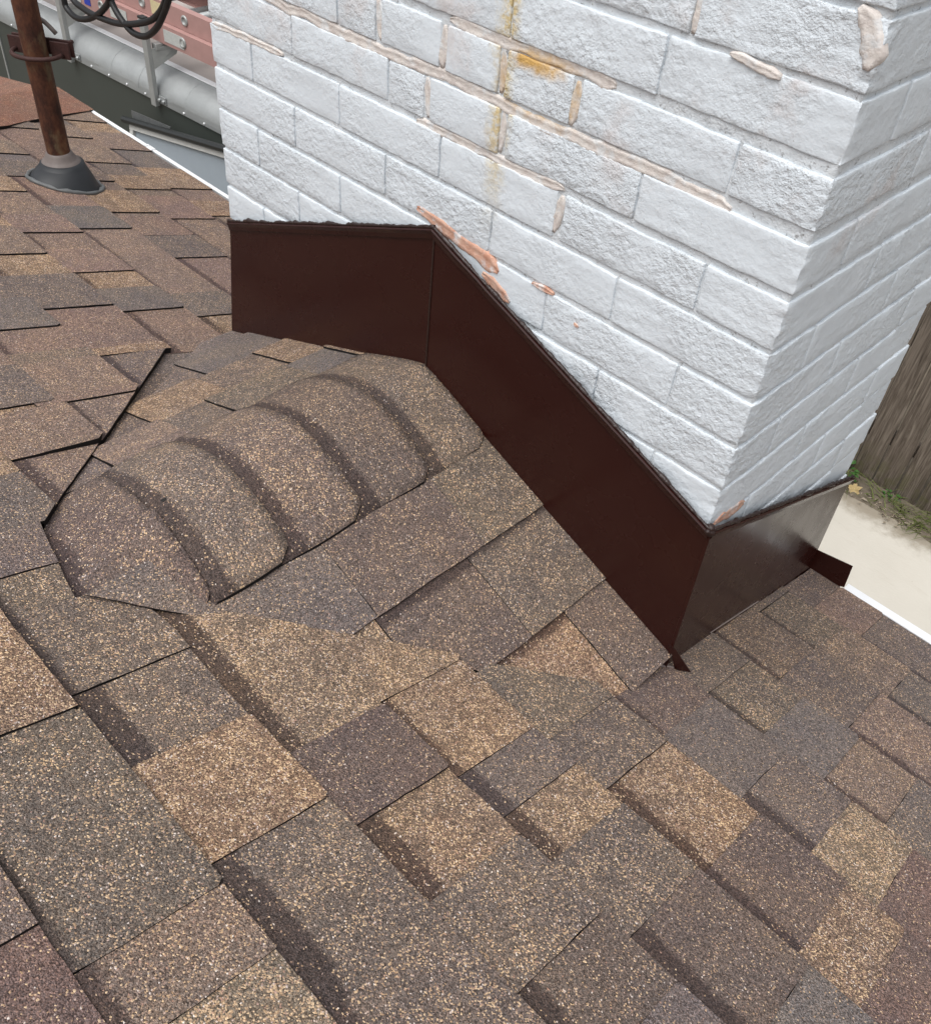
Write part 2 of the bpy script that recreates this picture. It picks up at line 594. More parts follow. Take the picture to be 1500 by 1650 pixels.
def jit_poly(poly, step=0.013, amp=0.0007, keep=None):
    """subdivide outline edges and roughen them; keep(a,b) True leaves an edge straight"""
    out = []
    n = len(poly)
    for i in range(n):
        a, b = Vector(poly[i]), Vector(poly[(i + 1) % n])
        L = (b - a).length
        if L < 1e-5:
            continue
        k = max(1, int(L / step))
        d = (b - a) / L
        nr = Vector((-d.y, d.x))
        ph = R.uniform(0, 50)
        st = keep and keep(a, b)
        for j in range(k):
            p = a + d * L * j / k
            if j and not st:
                p += nr * (amp * 1.5 * noise.noise((ph + p.x * 22, p.y * 22, ph)) + R.uniform(-amp, amp) * 0.6)
            out.append(p)
    return out


def clip(poly, px, py, nx, ny):
    """keep the side where (p-P).n <= 0"""
    out = []
    n = len(poly)
    for i in range(n):
        a, b = poly[i], poly[(i + 1) % n]
        da = (a[0] - px) * nx + (a[1] - py) * ny
        db = (b[0] - px) * nx + (b[1] - py) * ny
        if da <= 0:
            out.append(a)
        if (da < 0 < db) or (db < 0 < da):
            t = da / (da - db)
            out.append((a[0] + (b[0] - a[0]) * t, a[1] + (b[1] - a[1]) * t))
    return out


def fill_attr(me, tone, bw):
    c, a = TONES[tone]
    k = R.uniform(0.94, 1.06)
    rgb = [x * k * R.uniform(0.975, 1.025) for x in c]
    al = a * R.uniform(0.85, 1.15)
    at = me.color_attributes.new('tint', 'FLOAT_COLOR', 'POINT')
    at.data.foreach_set('color', [*rgb, al] * len(me.vertices))
    b = me.attributes.new('bw', 'FLOAT', 'POINT')
    b.data.foreach_set('value', [bw] * len(me.vertices))


STUFF = []


def tab(P, poly, vt, vb, lvl, tone, bw=0.0, name='shingle', keep=None, vexp=None, th=0.0058, lift=0.0, grid=False):
    """one shingle tab: outline poly in (u, v) of a roof plane, P(u, v, h) -> world; v runs downslope"""
    if len(poly) < 3:
        return None
    A = abs(sum(poly[i][0] * poly[(i + 1) % len(poly)][1] - poly[(i + 1) % len(poly)][0] * poly[i][1] for i in range(len(poly)))) / 2
    if A < 2e-4:
        return None
    pts = jit_poly(poly, keep=keep)
    e = R.uniform(-0.0004, 0.0004)
    h = lambda v: 0.0008 + e + th * (v - vt) / (vb - vt) + lvl * 0.0042 + lift * max(0, (v - vt) / (vb - vt)) ** 2
    n = len(pts)
    tops = [list(range(n))]
    if grid:
        gb = bmesh.new()
        gb.faces.new([gb.verts.new((p[0], p[1], 0)) for p in pts])
        us, vs = [p[0] for p in pts], [p[1] for p in pts]
        for ax, lo, hi in ((0, min(us), max(us)), (1, min(vs), max(vs))):
            c = lo + .02
            while c < hi - .004:
                bmesh.ops.bisect_plane(gb, geom=gb.verts[:] + gb.edges[:] + gb.faces[:], plane_co=(c, 0, 0) if ax == 0 else (0, c, 0), plane_no=(1, 0, 0) if ax == 0 else (0, 1, 0))
                c += .02
        gb.verts.ensure_lookup_table()
        pts = [Vector((v.co.x, v.co.y)) for v in gb.verts]
        gb.verts.index_update()
        tops = [[v.index for v in f.verts] for f in gb.faces]
        rim = [(e.verts[0].index, e.verts[1].index) for e in gb.edges if len(e.link_faces) == 1]
        gb.free()
        n = len(pts)
    else:
        rim = [(i, (i + 1) % n) for i in range(n)]
    co = [P(p[0], p[1], h(p[1])) for p in pts] + [P(p[0], p[1], -0.0015) for p in pts]
    faces = tops + [[i, n + i, n + j, j] for i, j in rim]
    me = bpy.data.meshes.new(name)
    me.from_pydata([tuple(c) for c in co], [], faces)
    nrm = me.polygons[0].normal
    if nrm.dot(Vector(P(0, 0, 1)) - Vector(P(0, 0, 0))) < 0:
        me.flip_normals()
    me.materials.append(M_GRAN)
    me.materials.append(M_ASPH)
    uv = me.uv_layers.new(name='UVMap')
    ve = vexp if vexp is not None else vt
    ou = R.uniform(0, 40)
    for pl in me.polygons:
        pl.material_index = 0 if pl.index < len(tops) else 1
        pl.use_smooth = False
        for li in pl.loop_indices:
            vi = me.loops[li].vertex_index % n
            uv.data[li].uv = (pts[vi][0] + ou, pts[vi][1] - ve)
    fill_attr(me, tone, bw)
    if not any(in_view(c) for c in co[:n:3]):
        STUFF.append(me)
        return None
    return link(name, me, [], roof)


def PM(x, s, h):            # main plane: x along the eave, s downslope
    return Vector((x, s / MQ, MZ - MP * s / MQ)) + Vector((0, MP, 1)) * (h / MQ)


SR = [-1.007, -.862, -.72, -.575, -.433, -.29, -.143, 0.0, .147, .296, .424, .560]
SL = [-1.03, -.885, -.742, -.597, -.453, -.312, -.168, -.026, .116, .262, .404, .552]


def sb(i, x):
    if i < 0:
        return sb(0, x) + 0.145 * i
    t = min(1.05, max(-0.1, (x + 1.6) / 1.75))
    return SL[i] * (1 - t) + SR[i] * t


# cut lines of the closed valleys, in (x, y)
AL1, AL2 = (-1.028, -0.160), (-0.640, -0.540)
BR1, BR2 = (-0.364, -0.501), (0.006, -0.111)


def hip_x(y):
    return -2.692 - 0.725 * (y - 0.28)


def bdist(p1, p2, x, y):
    d = Vector((p2[0] - p1[0], p2[1] - p1[1])).normalized()
    n = Vector((-d.y, d.x))
    if n.y < 0:
        n = -n
    return -((x - p1[0]) * n.x + (y - p1[1]) * n.y)       # > 0 on the main-roof side


def PMV(x, s, h):
    """main plane, lifted where its cut shingles ride up over the saddle's"""
    y = s / MQ
    if x > -.455:
        d = max(0.0, bdist(BR1, BR2, x, y))
        a = (0.003 + 0.012 * min(1, max(0, (-x - .02) / .34))) * (1 - .85 * min(1, max(0, (-x - .35) / .05)))
    else:
        d = max(0.0, bdist(AL1, AL2, x, y))
        a = (0.005 + 0.005 * min(1, max(0, (x + .80) / .15))) * (1 - .8 * min(1, max(0, (x + .64) / .08)))
    k = max(0.0, 1 - d / .20)
    return PM(x, s, h + (a * k * k if h > 0 else 0))


def main_tab(row, x0, x1, lvl, tone, bw=0.0, seam=(False, False), lift=0.0):
    if x1 - x0 < 0.006:
        return
    # split where the outline of the field changes
    for c in (-1.022, -0.60, -0.455, 0.008):
        if x0 < c - 1e-4 and x1 > c + 1e-4:
            main_tab(row, x0, c, lvl, tone, bw, (seam[0], True), lift)
            main_tab(row, c, x1, lvl, tone, bw, (True, seam[1]), lift)
            return
    s0a, s0b = sb(row, x0), sb(row, x1)
    s1a, s1b = sb(row + 1, x0), sb(row + 1, x1)
    top = 0.035
    rb = R.uniform(-0.0015, 0.0015)
    poly = [(x0, s0a - top), (x1, s0b - top), (x1, s1b + rb), (x0, s1a + rb)]
    if lvl > 0.25 and not any(seam) and R.random() < 0.6:      # clipped tooth corners
        c = R.uniform(0.004, 0.010)
        poly = [(x0, s0a - top), (x1, s0b - top), (x1, s1b + rb - c), (x1 - c * .7, s1b + rb), (x0 + c * .7, s1a + rb), (x0, s1a + rb - c)]
    cx = (x0 + x1) / 2
    np_ = len(poly)
    ym = (s0a + s1a) / 2 / MQ
    if -1.022 < cx < -0.60:
        d = Vector((AL2[0] - AL1[0], AL2[1] - AL1[1])).normalized()
        n = Vector((-d.y, d.x))
        if n.y < 0:
            n = -n
        poly = clip(poly, AL1[0], AL1[1] * MQ, n.x, n.y / MQ)
    elif -0.60 <= cx < -0.455:
        poly = clip(poly, -.60, -0.585 * MQ, 0.20, 1)
    elif -0.455 <= cx < 0.008:
        d = Vector((BR2[0] - BR1[0], BR2[1] - BR1[1])).normalized()
        n = Vector((-d.y, d.x))
        if n.y < 0:
            n = -n
        poly = clip(poly, BR1[0], BR1[1] * MQ, n.x, n.y / MQ)
    if cx < -1.6:           # hip
        nx, ny = -1.0, -0.725 / MQ
        poly = clip(poly, hip_x(0.28), 0.28 * MQ, nx, ny)
    if len(poly) < 3:
        return

    def keep(a, b):
        return abs(a.x - b.x) < 1e-4 and ((seam[0] and abs(a.x - x0) < 1e-4) or (seam[1] and abs(a.x - x1) < 1e-4))
    vt = (s0a + s0b) / 2
    gr = row < 8 and ((-.455 <= cx < .03 and min(bdist(BR1, BR2, p[0], p[1] / MQ) for p in poly) < .20) or (-1.022 < cx < -.455 and min(bdist(AL1, AL2, p[0], p[1] / MQ) for p in poly) < .20))
    tab(PMV if gr else PM, poly, vt - top, (s1a + s1b) / 2, lvl, tone, bw, keep=keep, vexp=vt, lift=lift, grid=gr)


B = 0.030
NEAR = {
    0: [(-.42, -.098, 1, 'grey', 0), (-.098, .10, 0, 'red', B), (.10, .30, .8, 'tan', 0)],
    1: [(-.56, -.297, 1.6, 'goldo', 0), (-.297, -.046, .8, 'greyg', .012), (-.046, .031, .4, 'tan', .02), (.031, .16, 0, 'cream', 0), (.16, .42, .8, 'grey', 0)],
    2: [(-.717, -.521, 1, 'grey', 0), (-.521, -.319, .6, 'greyg', .016), (-.319, -.205, 0, 'olive', .042), (-.205, -.07, .7, 'goldo', 0), (-.07, .10, .2, 'greyg', .038), (.10, .32, .4, 'greyg', .02)],
    3: [(-.46, -.139, .5, 'gold', .034), (-.139, -.029, .8, 'mauve', 0), (-.029, .078, 0, 'gold', .036), (.078, .191, .6, 'greyg', 0), (.191, .283, 0, 'brown', .03), (.283, .47, .6, 'blue', 0)],
    4: [(-.30, -.144, .9, 'gold', 0), (-.144, -.015, .7, 'goldo', .016), (-.015, .052, .35, 'grey', .030), (.052, .122, 0, 'gold', .034), (.122, .226, .7, 'greyg', 0), (.226, .367, .25, 'mauve', .030), (.367, .56, -.1, 'blue', 0)],
    5: [(-.12, .097, .8, 'greyg', 0), (.097, .235, 0, 'goldo', .034), (.235, .353, .6, 'mauve', .02), (.353, .425, .3, 'gold', 0), (.425, .62, 0, 'red', .0)],
    6: [(.008, .088, .5, 'mauve', .016), (.088, .207, .6, 'blue', 0), (.207, .304, .5, 'grey', .030), (.304, .39, .5, 'cream', 0), (.39, .60, 0, 'red', 0)],
    7: [(.008, .079, .7, 'grey', 0), (.079, .170, .2, 'olive', .022), (.170, .262, .6, 'blue', 0), (.262, .350, 0, 'tan', .024), (.350, .56, .5, 'grey', 0)],
    8: [(.008, .127, .3, 'olive', .022), (.127, .242, .7, 'grey', 0), (.242, .37, 0, 'tan', .026), (.37, .60, .5, 'grey', 0)],
    9: [(.008, .022, .7, 'grey', 0), (.022, .13, .1, 'olive', .020), (.13, .253, .7, 'tan', 0), (.253, .42, 0, 'grey', .024), (.42, .62, .5, 'tan', 0)],
    10: [(.008, .07, .3, 'grey', 0), (.07, .159, .6, 'pink', 0), (.159, .33, 0, 'grey', .022), (.33, .60, .6, 'tan', 0)],
}
LEFT = {  # right-hand (raised) edges of the teeth seen left of the saddle
    2: [-.717], 3: [-.893, -.75], 4: [-1.147, -.908, -.884], 5: [-1.473, -1.224, -1.053, -1.025],
    6: [-1.843, -1.594, -1.383, -1.198], 7: [-2.127, -1.959, -1.625, -1.162], 8: [-2.372, -1.958, -1.738, -1.590, -1.459],
    9: [-2.333, -2.121, -1.917, -1.709], 10: [-2.521, -2.263, -1.944, -1.742],
}
LT = ['tan', 'pink', 'pink', 'pink', 'grey', 'goldo', 'blue', 'tan', 'goldo', 'pink', 'grey']
XEND = {2: -.717, 3: -.55, 4: -.60, 5: -.75}
for row in range(-11, 11):
    near = NEAR.get(row)
    # right-hand end
    x = near[-1][1] if near else -3.4
    up_l = True
    for a in (near or []):
        main_tab(row, a[0], a[1], a[2], a[3], a[4])
    while x < 1.25:
        wd = R.uniform(.08, .21)
        main_tab(row, x, x + wd, .7 if up_l else 0, R.choice(LT), 0 if up_l else R.uniform(.018, .032))
        x += wd
        up_l = not up_l
    if row < 0:
        continue
    # left field
    xe = XEND.get(row, -1.022) if near else -1.022
    if row in (0, 1):
        xe = near[0][0]
    ed = LEFT.get(row, [])
    cuts = []
    xs = -3.0
    while xs < (ed[0] if ed else xe) - 0.34:
        xs += R.uniform(.20, .34)
        cuts.append(min(xs, (ed[0] if ed else xe) - 0.12))
    cuts += ed
    prev = -3.15
    lastt = None
    for d in cuts + [xe]:
        gap = d - prev
        if gap < 0.01:
            continue
        last = (d == xe)
        if last:
            wd = 0 if gap < 0.12 else 0.0
        else:
            wd = min(gap, R.uniform(.09, .17)) if gap > 0.06 else gap
        t1 = R.choice([t for t in LT if t != lastt])
        t2 = R.choice([t for t in LT if t != t1])
        lastt = t2
        lf = {(-.75): 0.007}.get(d, 0.0)
        if gap - wd > 0.015:
            main_tab(row, prev, d - wd, 0.9 if last and row in (2, 3, 4, 5) else 0.0, t1, R.uniform(.018, .030))
        if wd:
            main_tab(row, d - wd, d, 1.6 if row in (2, 3, 4, 5) and d == ed[-1] else 0.78, t2, 0, lift=lf)
        prev = d

# ---- saddle (cricket): right and left slopes
CK, CZ = 0.4075, -0.565
CQ = math.sqrt(1 + CK * CK)


def PR(y, s, h):       # right slope: u = y, v = downslope from x = -0.509
    x = -0.509 + s / CQ
    return Vector((x, y, CZ - CK * x)) + Vector((CK, 0, 1)) * (h / CQ)


def PL(y, s, h):
    x = -0.509 - s / CQ
    return Vector((x, y, CZ + CK * (x + 1.018))) + Vector((-CK, 0, 1)) * (h / CQ)


sx_ = lambda x: (x + 0.509) * CQ          # right slope: x -> v
sl_ = lambda x: (-0.509 - x) * CQ         # left slope
RB = [-.43, -.248, -.119, .012]
RT = [[(-.62, -.326, .05, 'grey', 0), (-.326, -.129, .28, 'brown', 0), (-.129, .004, .45, 'olive', 0)],
      [(-.50, -.330, .0, 'gold', .0), (-.330, -.165, .3, 'brown', .018), (-.165, .004, .75, 'olive', .010)],
      [(-.40, -.240, .0, 'grey', 0), (-.240, -.098, .25, 'goldo', .014), (-.098, .004, .70, 'mauve', 0)]]
for i in range(3):
    for y0, y1, lv, tn, bw in RT[i]:
        v0, v1 = sx_(RB[i]), sx_(RB[i + 1])
        poly = [(y0, v0 - .02), (y1, v0 - .02), (y1, v1), (y0, v1)]
        # trim a little past the valley, under the main roof's shingles
        poly = clip(poly, BR1[1] - 0.012, sx_(BR1[0]), -(BR2[0] - BR1[0]) * CQ, (BR2[1] - BR1[1]))
        tab(PR, poly, v0 - .02, v1, lv, tn, bw, vexp=v0)
LB = [-.625, -.745, -.865, -.985, -1.045]
LTB = [[(-.70, -.448, 0, 'grey', .0), (-.448, -.33, .9, 'tan', 0), (-.33, -.249, 0, 'grey', 0), (-.249, -.10, .8, 'olive', 0), (-.10, -.013, 0, 'blue', 0), (-.013, .01, .8, 'gold', 0)],
       [(-.55, -.335, 0, 'brown', 0), (-.335, -.2, .9, 'gold', 0), (-.2, -.078, 0, 'greyg', 0), (-.078, .01, .8, 'gold', 0)],
       [(-.40, -.17, 0, 'grey', 0), (-.17, .01, .9, 'blue', 0)],
       [(-.30, .01, .3, 'blue', 0)]]
for i in range(4):
    for y0, y1, lv, tn, bw in LTB[i]:
        v0, v1 = sl_(LB[i]), sl_(LB[i + 1])
        if i == 0 and y0 < -.5:
            v0 = sl_(-.672)
        poly = [(y0, v0 - .02), (y1, v0 - .02), (y1, v1), (y0, v1)]
        # left valley: saddle plane meets the main plane
        yv = lambda x: -0.105 - 1.2225 * (x + 1.018)
        xa, xb = -.60, -1.04
        poly = clip(poly, yv(xa) - .02, sl_(xa), (sl_(xb) - sl_(xa)) * -1, (yv(xb) - yv(xa)))
        tab(PL, poly, v0 - .02, v1, lv, tn, bw, vexp=v0)
# strip of saddle shingles turned up onto the main slope under the cut edge
for x0, x1, tn in ((-1.075, -.955, 'blue'), (-.955, -.865, 'mauve'), (-.865, -.77, 'brown')):
    yv = lambda x: -0.105 - 1.2225 * (x + 1.018)
    poly = [(x0, (yv(x0) - .13) * MQ), (x1, (yv(x1) - .10) * MQ), (x1, (yv(x1) + .004) * MQ), (x0, min(0.02, yv(x0) + .004) * MQ)]
    if x0 < -1.05:
        poly[3] = (x0, 0.03)
        poly[2] = (x1, (yv(x1) + .004) * MQ)
    tab(PM, poly, -.4, .1, 0.0, tn, 0, th=0.0025)

# ---- ridge caps of the saddle
CAPB = [-.655, -.478, -.366, -.241, -.120, -.004]
CT = ['brown', 'greyg', 'greyg', 'brown', 'olive']


CUTP = [(-.70, -.48), (-.646, -.546), (-.565, -.598), (-.487, -.604), (-.432, -.565), (-.364, -.501), (-.33, -.465)]


def cut_y(x):
    for (xa, ya), (xb, yb) in zip(CUTP, CUTP[1:]):
        if x <= xb or (xb, yb) == CUTP[-1]:
            return ya + (yb - ya) * (x - xa) / (xb - xa)


def ridge_z(u, x, y):
    k = min(1.0, max(0.0, (y + .13) / .12))
    z = -.3565 - .057 * abs(u) ** (1.75 - .6 * k * k * (3 - 2 * k))
    d = y - cut_y(x)
    dd = .012 + .150 * max(0.0, 1 - u * u) if u > 0 else .09 + .13 * (1 - u * u)
    if d < dd:                                    # the last cap dives under the main slope's shingles
        t = max(0.0, d / dd)
        t = 1 - (1 - t) ** 1.9
        zm = MZ - MP * y - .003 + min(0, d) * .15
        z = zm + (z - zm) * t
    return z


for k in range(5):
    y0, y1 = CAPB[k], CAPB[k + 1]
    hw_, nu, nv = .148, 26, 16 if k == 0 else 9
    ys = y0 - (.03 if k else 0)
    lay = (4 - k) * 0.0012
    bm = bmesh.new()
    uvl = bm.loops.layers.uv.new('UVMap')
    grid = []
    ou = R.uniform(0, 30)
    skew = R.uniform(-.006, .006)
    wv = R.uniform(0, 9)
    for j in range(nv + 1):
        rowv = []
        for i in range(nu + 1):
            u = -1 + 2 * i / nu
            ye = y1 + skew * u + 0.0016 * noise.noise((u * 5 + wv, k, 0))
            c = max(0.0, (abs(u) - .82) / .18)
            ye -= .024 * (1 - math.sqrt(max(0, 1 - c * c)))
            y = ys + (ye - ys) * j / nv
            x = -.508 + u * hw_ * (1 + .01 * math.sin(y * 40 + wv))
            f = (y - ys) / (y1 - ys)
            z = ridge_z(u, x, y) - 0.0015 + lay + 0.0052 * f + 0.0012 * noise.noise((x * 9, y * 9, k * 3.1))
            v = bm.verts.new((x, y, z))
            rowv.append((v, (u * .158 + ou, y - y0)))
        grid.append(rowv)
    top = []
    for j in range(nv):
        for i in range(nu):
            q = (grid[j][i], grid[j][i + 1], grid[j + 1][i + 1], grid[j + 1][i])
            f = bm.faces.new([a[0] for a in q])
            f.smooth = True
            for lp, a in zip(f.loops, q):
                lp[uvl].uv = a[1]
            top.append(f)
    edge = [e for e in bm.edges if len(e.link_faces) == 1]
    ext = bmesh.ops.extrude_edge_only(bm, edges=edge)
    for v in [x for x in ext['geom'] if isinstance(x, bmesh.types.BMVert)]:
        v.co.z -= 0.0052
    for f in [x for x in ext['geom'] if isinstance(x, bmesh.types.BMFace)]:
        f.material_index = 1
        f.smooth = False
    bmesh.ops.recalc_face_normals(bm, faces=bm.faces[:])
    me = bpy.data.meshes.new('ridge_cap')
    bm.to_mesh(me)
    bm.free()
    me.materials.append(M_GRAN)
    me.materials.append(M_ASPH)
    fill_attr(me, CT[k], (.092, .028, .028, .026, .026)[k])
    link('ridge_cap', me, [], roof)

# ---- hip caps at the far left
hd = Vector((-0.725, 1.0)).normalized()
for k in range(9):
    t0 = -1.55 + k * .27
    y0 = 0.28 + t0 * hd.y
    y1 = min(.545, 0.28 + (t0 + .29) * hd.y)
    if y0 > .53:
        continue
    wd = .235
    poly = []
    for (yy, off) in ((y0, 0.0), (y0, wd), (y1, wd), (y1, 0.0)):
        poly.append((hip_x(yy) + off, yy * MQ))
    o = tab(PM, jit_poly(poly, .05, .006), -1.6, .6, 1.4, 'rust', 0, name='hip_cap', th=.003, lift=0.004)

# ---- shingles wholly outside the picture: one part
bm = bmesh.new()
for me in STUFF:
    bm.from_mesh(me)
if STUFF:
    me2 = bpy.data.meshes.new('shingle_field')
    bm.to_mesh(me2)
    me2.materials.append(M_GRAN)
    me2.materials.append(M_ASPH)
    o = link('shingle_field', me2, [], roof)
    tag(o, None, kind='stuff')
bm.free()

# ---- roof deck under the shingles (field left out where saddle and chimney stand), hip-end slope, fascia
bm = bmesh.new()
gx, gy = 0.06, 0.06
x = -3.0
while x < 1.3:
    y = -2.4
    while y < 0.53:
        cx, cy = x + gx / 2, y + gy / 2
        inchim = -1.018 < cx < 0.0 and cy > -0.10
        lim = 9
        if -1.03 < cx < -0.60:
            lim = AL1[1] + (AL2[1] - AL1[1]) / (AL2[0] - AL1[0]) * (cx - AL1[0]) - 0.05
        elif -.60 <= cx < -.455:
            lim = -.66
        elif -.455 <= cx < .03:
            lim = BR1[1] + (BR2[1] - BR1[1]) / (BR2[0] - BR1[0]) * (cx - BR1[0]) - 0.05
        if not inchim and cy < lim and cx > hip_x(cy) + .03:
            vs = [bm.verts.new(PM(a, b * MQ, -0.003)) for a, b in ((x, y), (x + gx, y), (x + gx, y + gy), (x, y + gy))]
            bm.faces.new(vs)
        y += gy
    x += gx
bmesh.ops.remove_doubles(bm, verts=bm.verts[:], dist=1e-4)
from_bm('roof_deck', bm, M_DECK, roof)
bm = bmesh.new()
vs = [bm.verts.new(PR(a, sx_(b), -0.006)) for a, b in ((-.46, -.509), (0, -.509), (0, -.01), (-.10, -.01))]
bm.faces.new(vs)
vs = [bm.verts.new(PL(a, sl_(b), -0.006)) for a, b in ((-.46, -.509), (0, -.509), (0, -1.01), (-.08, -1.01))]
bm.faces.new(vs)
from_bm('saddle_deck', bm, M_DECK, roof)
bm = bmesh.new()
hz = lambda y: MZ - MP * y
a = [(hip_x(.55), .55, hz(.55) - .004), (hip_x(-2.3), -2.3, hz(-2.3) - .004), (-3.4, -2.3, hz(.55) - .30), (-3.4, .55, hz(.55) - .10)]
bm.faces.new([bm.verts.new(p) for p in a])
me = bpy.data.meshes.new('hip_end_slope')
uvl = bm.loops.layers.uv.new('UVMap')
for f in bm.faces:
    for lp in f.loops:
        lp[uvl].uv = (lp.vert.co.x, lp.vert.co.y)
bm.to_mesh(me)
bm.free()
me.materials.append(M_GRAN)
fill_attr(me, 'rust', 0)
link('hip_end_slope', me, [], roof)
bm = bmesh.new()
box(bm, (-1.89, .445, hz(.445) - .085), (1.70, .02, .13))
box(bm, (0.68, .445, hz(.445) - .085), (1.2, .02, .13))
from_bm('fascia', bm, M_WHITE, roof)
bm = bmesh.new()
box(bm, (-.85, .345, hz(.445) - .158), (4.2, .20, .012))
from_bm('soffit', bm, M_WHITE, roof)

# ------------------------------------------------------------------ chimney
chim = thing('chimney', 'white painted brick chimney with patched joints and a rust run', 'chimney')
W_, D_, H_, BL = 1.0184, 0.5100, 0.0653, 0.2032
JT = 0.0070


def brick(x0, x1, y0, y1, z0, z1):
    bm = bmesh.new()
    cache = {}
    r = 0.0019

    def ax(a, b, stp):
        m = max(1, int((b - a - 2 * r) / stp))
        return [a, a + r * .35, a + r] + [a + r + (b - a - 2 * r) * i / m for i in range(1, m)] + [b - r, b - r * .35, b]
    X_, Y_, Z_ = ax(x0, x1, .011), ax(y0, y1, .011 if x1 > -.11 or x0 < -.9 else .05), ax(z0, z1, .0045 if x1 > -.001 and y0 < .01 else .010)
    nx, ny, nz = len(X_) - 1, len(Y_) - 1, len(Z_) - 1
    c = Vector(((x0 + x1) / 2, (y0 + y1) / 2, (z0 + z1) / 2))
    hx, hy, hzz = (x1 - x0) / 2, (y1 - y0) / 2, (z1 - z0) / 2

    def V(i, j, k):
        key = (i, j, k)
        if key not in cache:
            p = Vector((X_[i], Y_[j], Z_[k]))
            q = Vector((max(-hx + r, min(hx - r, p.x - c.x)), max(-hy + r, min(hy - r, p.y - c.y)), max(-hzz + r, min(hzz - r, p.z - c.z))))
            d = p - c - q
            if d.length > 1e-9:
                p = c + q + d.normalized() * r
            sd_ = noise.noise_vector(p * 75) * 0.0008 + noise.noise_vector(p * 22 + Vector((3, 1, 7))) * 0.0009 + noise.noise_vector(p * 210) * 0.0007
            if p.x > -.0045 and p.y < .0045:          # chewed arris of the near corner
                sd_ += Vector((-1, 1, 0)) * (.0012 + .0030 * max(-.3, noise.noise(p * 160)) + .0016 * noise.noise(p * 60))
            cache[key] = bm.verts.new(p + sd_)
        return cache[key]
    for i in range(nx):
        for k in range(nz):
            bm.faces.new((V(i, 0, k), V(i + 1, 0, k), V(i + 1, 0, k + 1), V(i, 0, k + 1)))
            bm.faces.new((V(i, ny, k), V(i, ny, k + 1), V(i + 1, ny, k + 1), V(i + 1, ny, k)))
    for j in range(ny):
        for k in range(nz):
            bm.faces.new((V(0, j, k), V(0, j, k + 1), V(0, j + 1, k + 1), V(0, j + 1, k)))
            bm.faces.new((V(nx, j, k), V(nx, j + 1, k), V(nx, j + 1, k + 1), V(nx, j, k + 1)))
    for i in range(nx):
        for j in range(ny):
            bm.faces.new((V(i, j, 0), V(i, j + 1, 0), V(i + 1, j + 1, 0), V(i + 1, j, 0)))
            bm.faces.new((V(i, j, nz), V(i + 1, j, nz), V(i + 1, j + 1, nz), V(i, j + 1, nz)))
    for f in bm.faces:
        f.smooth = True
    me = bpy.data.meshes.new('brick')
    bm.to_mesh(me)
    bm.free()
    return link('brick', me, M_PAINT, chim)


WIDE = {(-2, -.630), (-2, -.513), (-2, -.415), (-2, -.306), (-1, -.537), (-1, -.406), (0, -.3048), (-4, -.180)}


def hjw(k, x):
    return .0062 if (k, round(x, 4)) in WIDE else .0013


OVER = {-2: [-.9144, -.7112, -.630, -.513, -.415, -.306, -.1016], -1: [-.8128, -.6096, -.537, -.406, -.2032], -4: [-.9144, -.7112, -.508, -.305, -.180]}
for k in range(-9, 9):
    zt, zb = -k * H_ - JT / 2 + .0, -(k + 1) * H_ + JT / 2
    zt -= {-1: .0045, -2: .0035, 0: .002}.get(k, 0)
    zb += {-2: .003, -3: .002, -1: .001}.get(k, 0)
    A = (k % 2 == 1)
    bd = 0.098
    hj = JT / 4
    jt = OVER.get(k)
    if A:
        xs = [-W_] + (jt or [-W_ + BL * i for i in range(1, 5)]) + [0]
        for a, b in zip(xs, xs[1:]):
            lo = a + (hjw(k, a) if a > -W_ + .001 else 0)
            hi = b - (hjw(k, b) if b < -.001 else 0)
            o_ = R.uniform(-.0008, .0008)
            dz = R.uniform(-.0008, .0008)
            brick(lo, hi, 0 + o_, bd, zb + dz, zt + dz)
        for a, b in zip([-W_ + BL * i for i in range(5)], [-W_ + BL * i for i in range(1, 6)]):
            brick(a + (hj if a > -W_ + .001 else 0), min(b, 0) - (hj if b < -.01 else 0), D_ - bd, D_, zb, zt)
        for xa, xb in ((-bd, 0), (-W_, -W_ + bd)):
            ys = [bd + hj * 2, bd + hj * 2 + BL * .98, D_ - bd]
            brick(xa, xb, ys[0], ys[1] - hj, zb, zt)
            brick(xa, xb, ys[1] + hj, ys[2] - hj * 2, zb, zt)
    else:
        xs = [-.9144] + [v for v in (jt or [-.7112, -.508, -.3048]) if -.90 < v < -.11] + [-.1016]
        if k == -4:
            xs = [-.9144, -.7112, -.508, -.305, -.180]
        last = xs[-1]
        for a, b in zip(xs, xs[1:]):
            o_ = R.uniform(-.0008, .0008)
            dz = R.uniform(-.0008, .0008)
            brick(a + hjw(k, a), b - hjw(k, b), 0 + o_, bd, zb + dz, zt + dz)
        for a, b in zip([-.9144, -.7112, -.508, -.3048], [-.7112, -.508, -.3048, -.1016]):
            brick(a + hj, b - hj, D_ - bd, D_, zb, zt)
        for s_ in (0, 1):
            xa, xb = ((-.1016 + hj if last > -.12 else last + hj), 0) if s_ == 0 else (-W_, -.9144 - hj)
            ys = [0, BL, 2 * BL, D_]
            for a, b in zip(ys, ys[1:]):
                xa2 = xa if a == 0 else (-.0968 if s_ == 0 else xa)
                brick(xa2, xb, a + (hj if a > 0 else 0), b - (hj if b < D_ - .001 else 0), zb, zt)

# mortar core, gently uneven so the joints are not ruler-straight
bm = bmesh.new()
rec = 0.0032
zt_, zb_ = 9 * H_ - .004, -1.0
nx, ny, nz = 84, 42, 200


def core_pt(x, y, z, n):
    p = Vector((x, y, z))
    return p + n * (0.0016 * noise.noise(p * 30) + 0.0009 * noise.noise(p * 110))


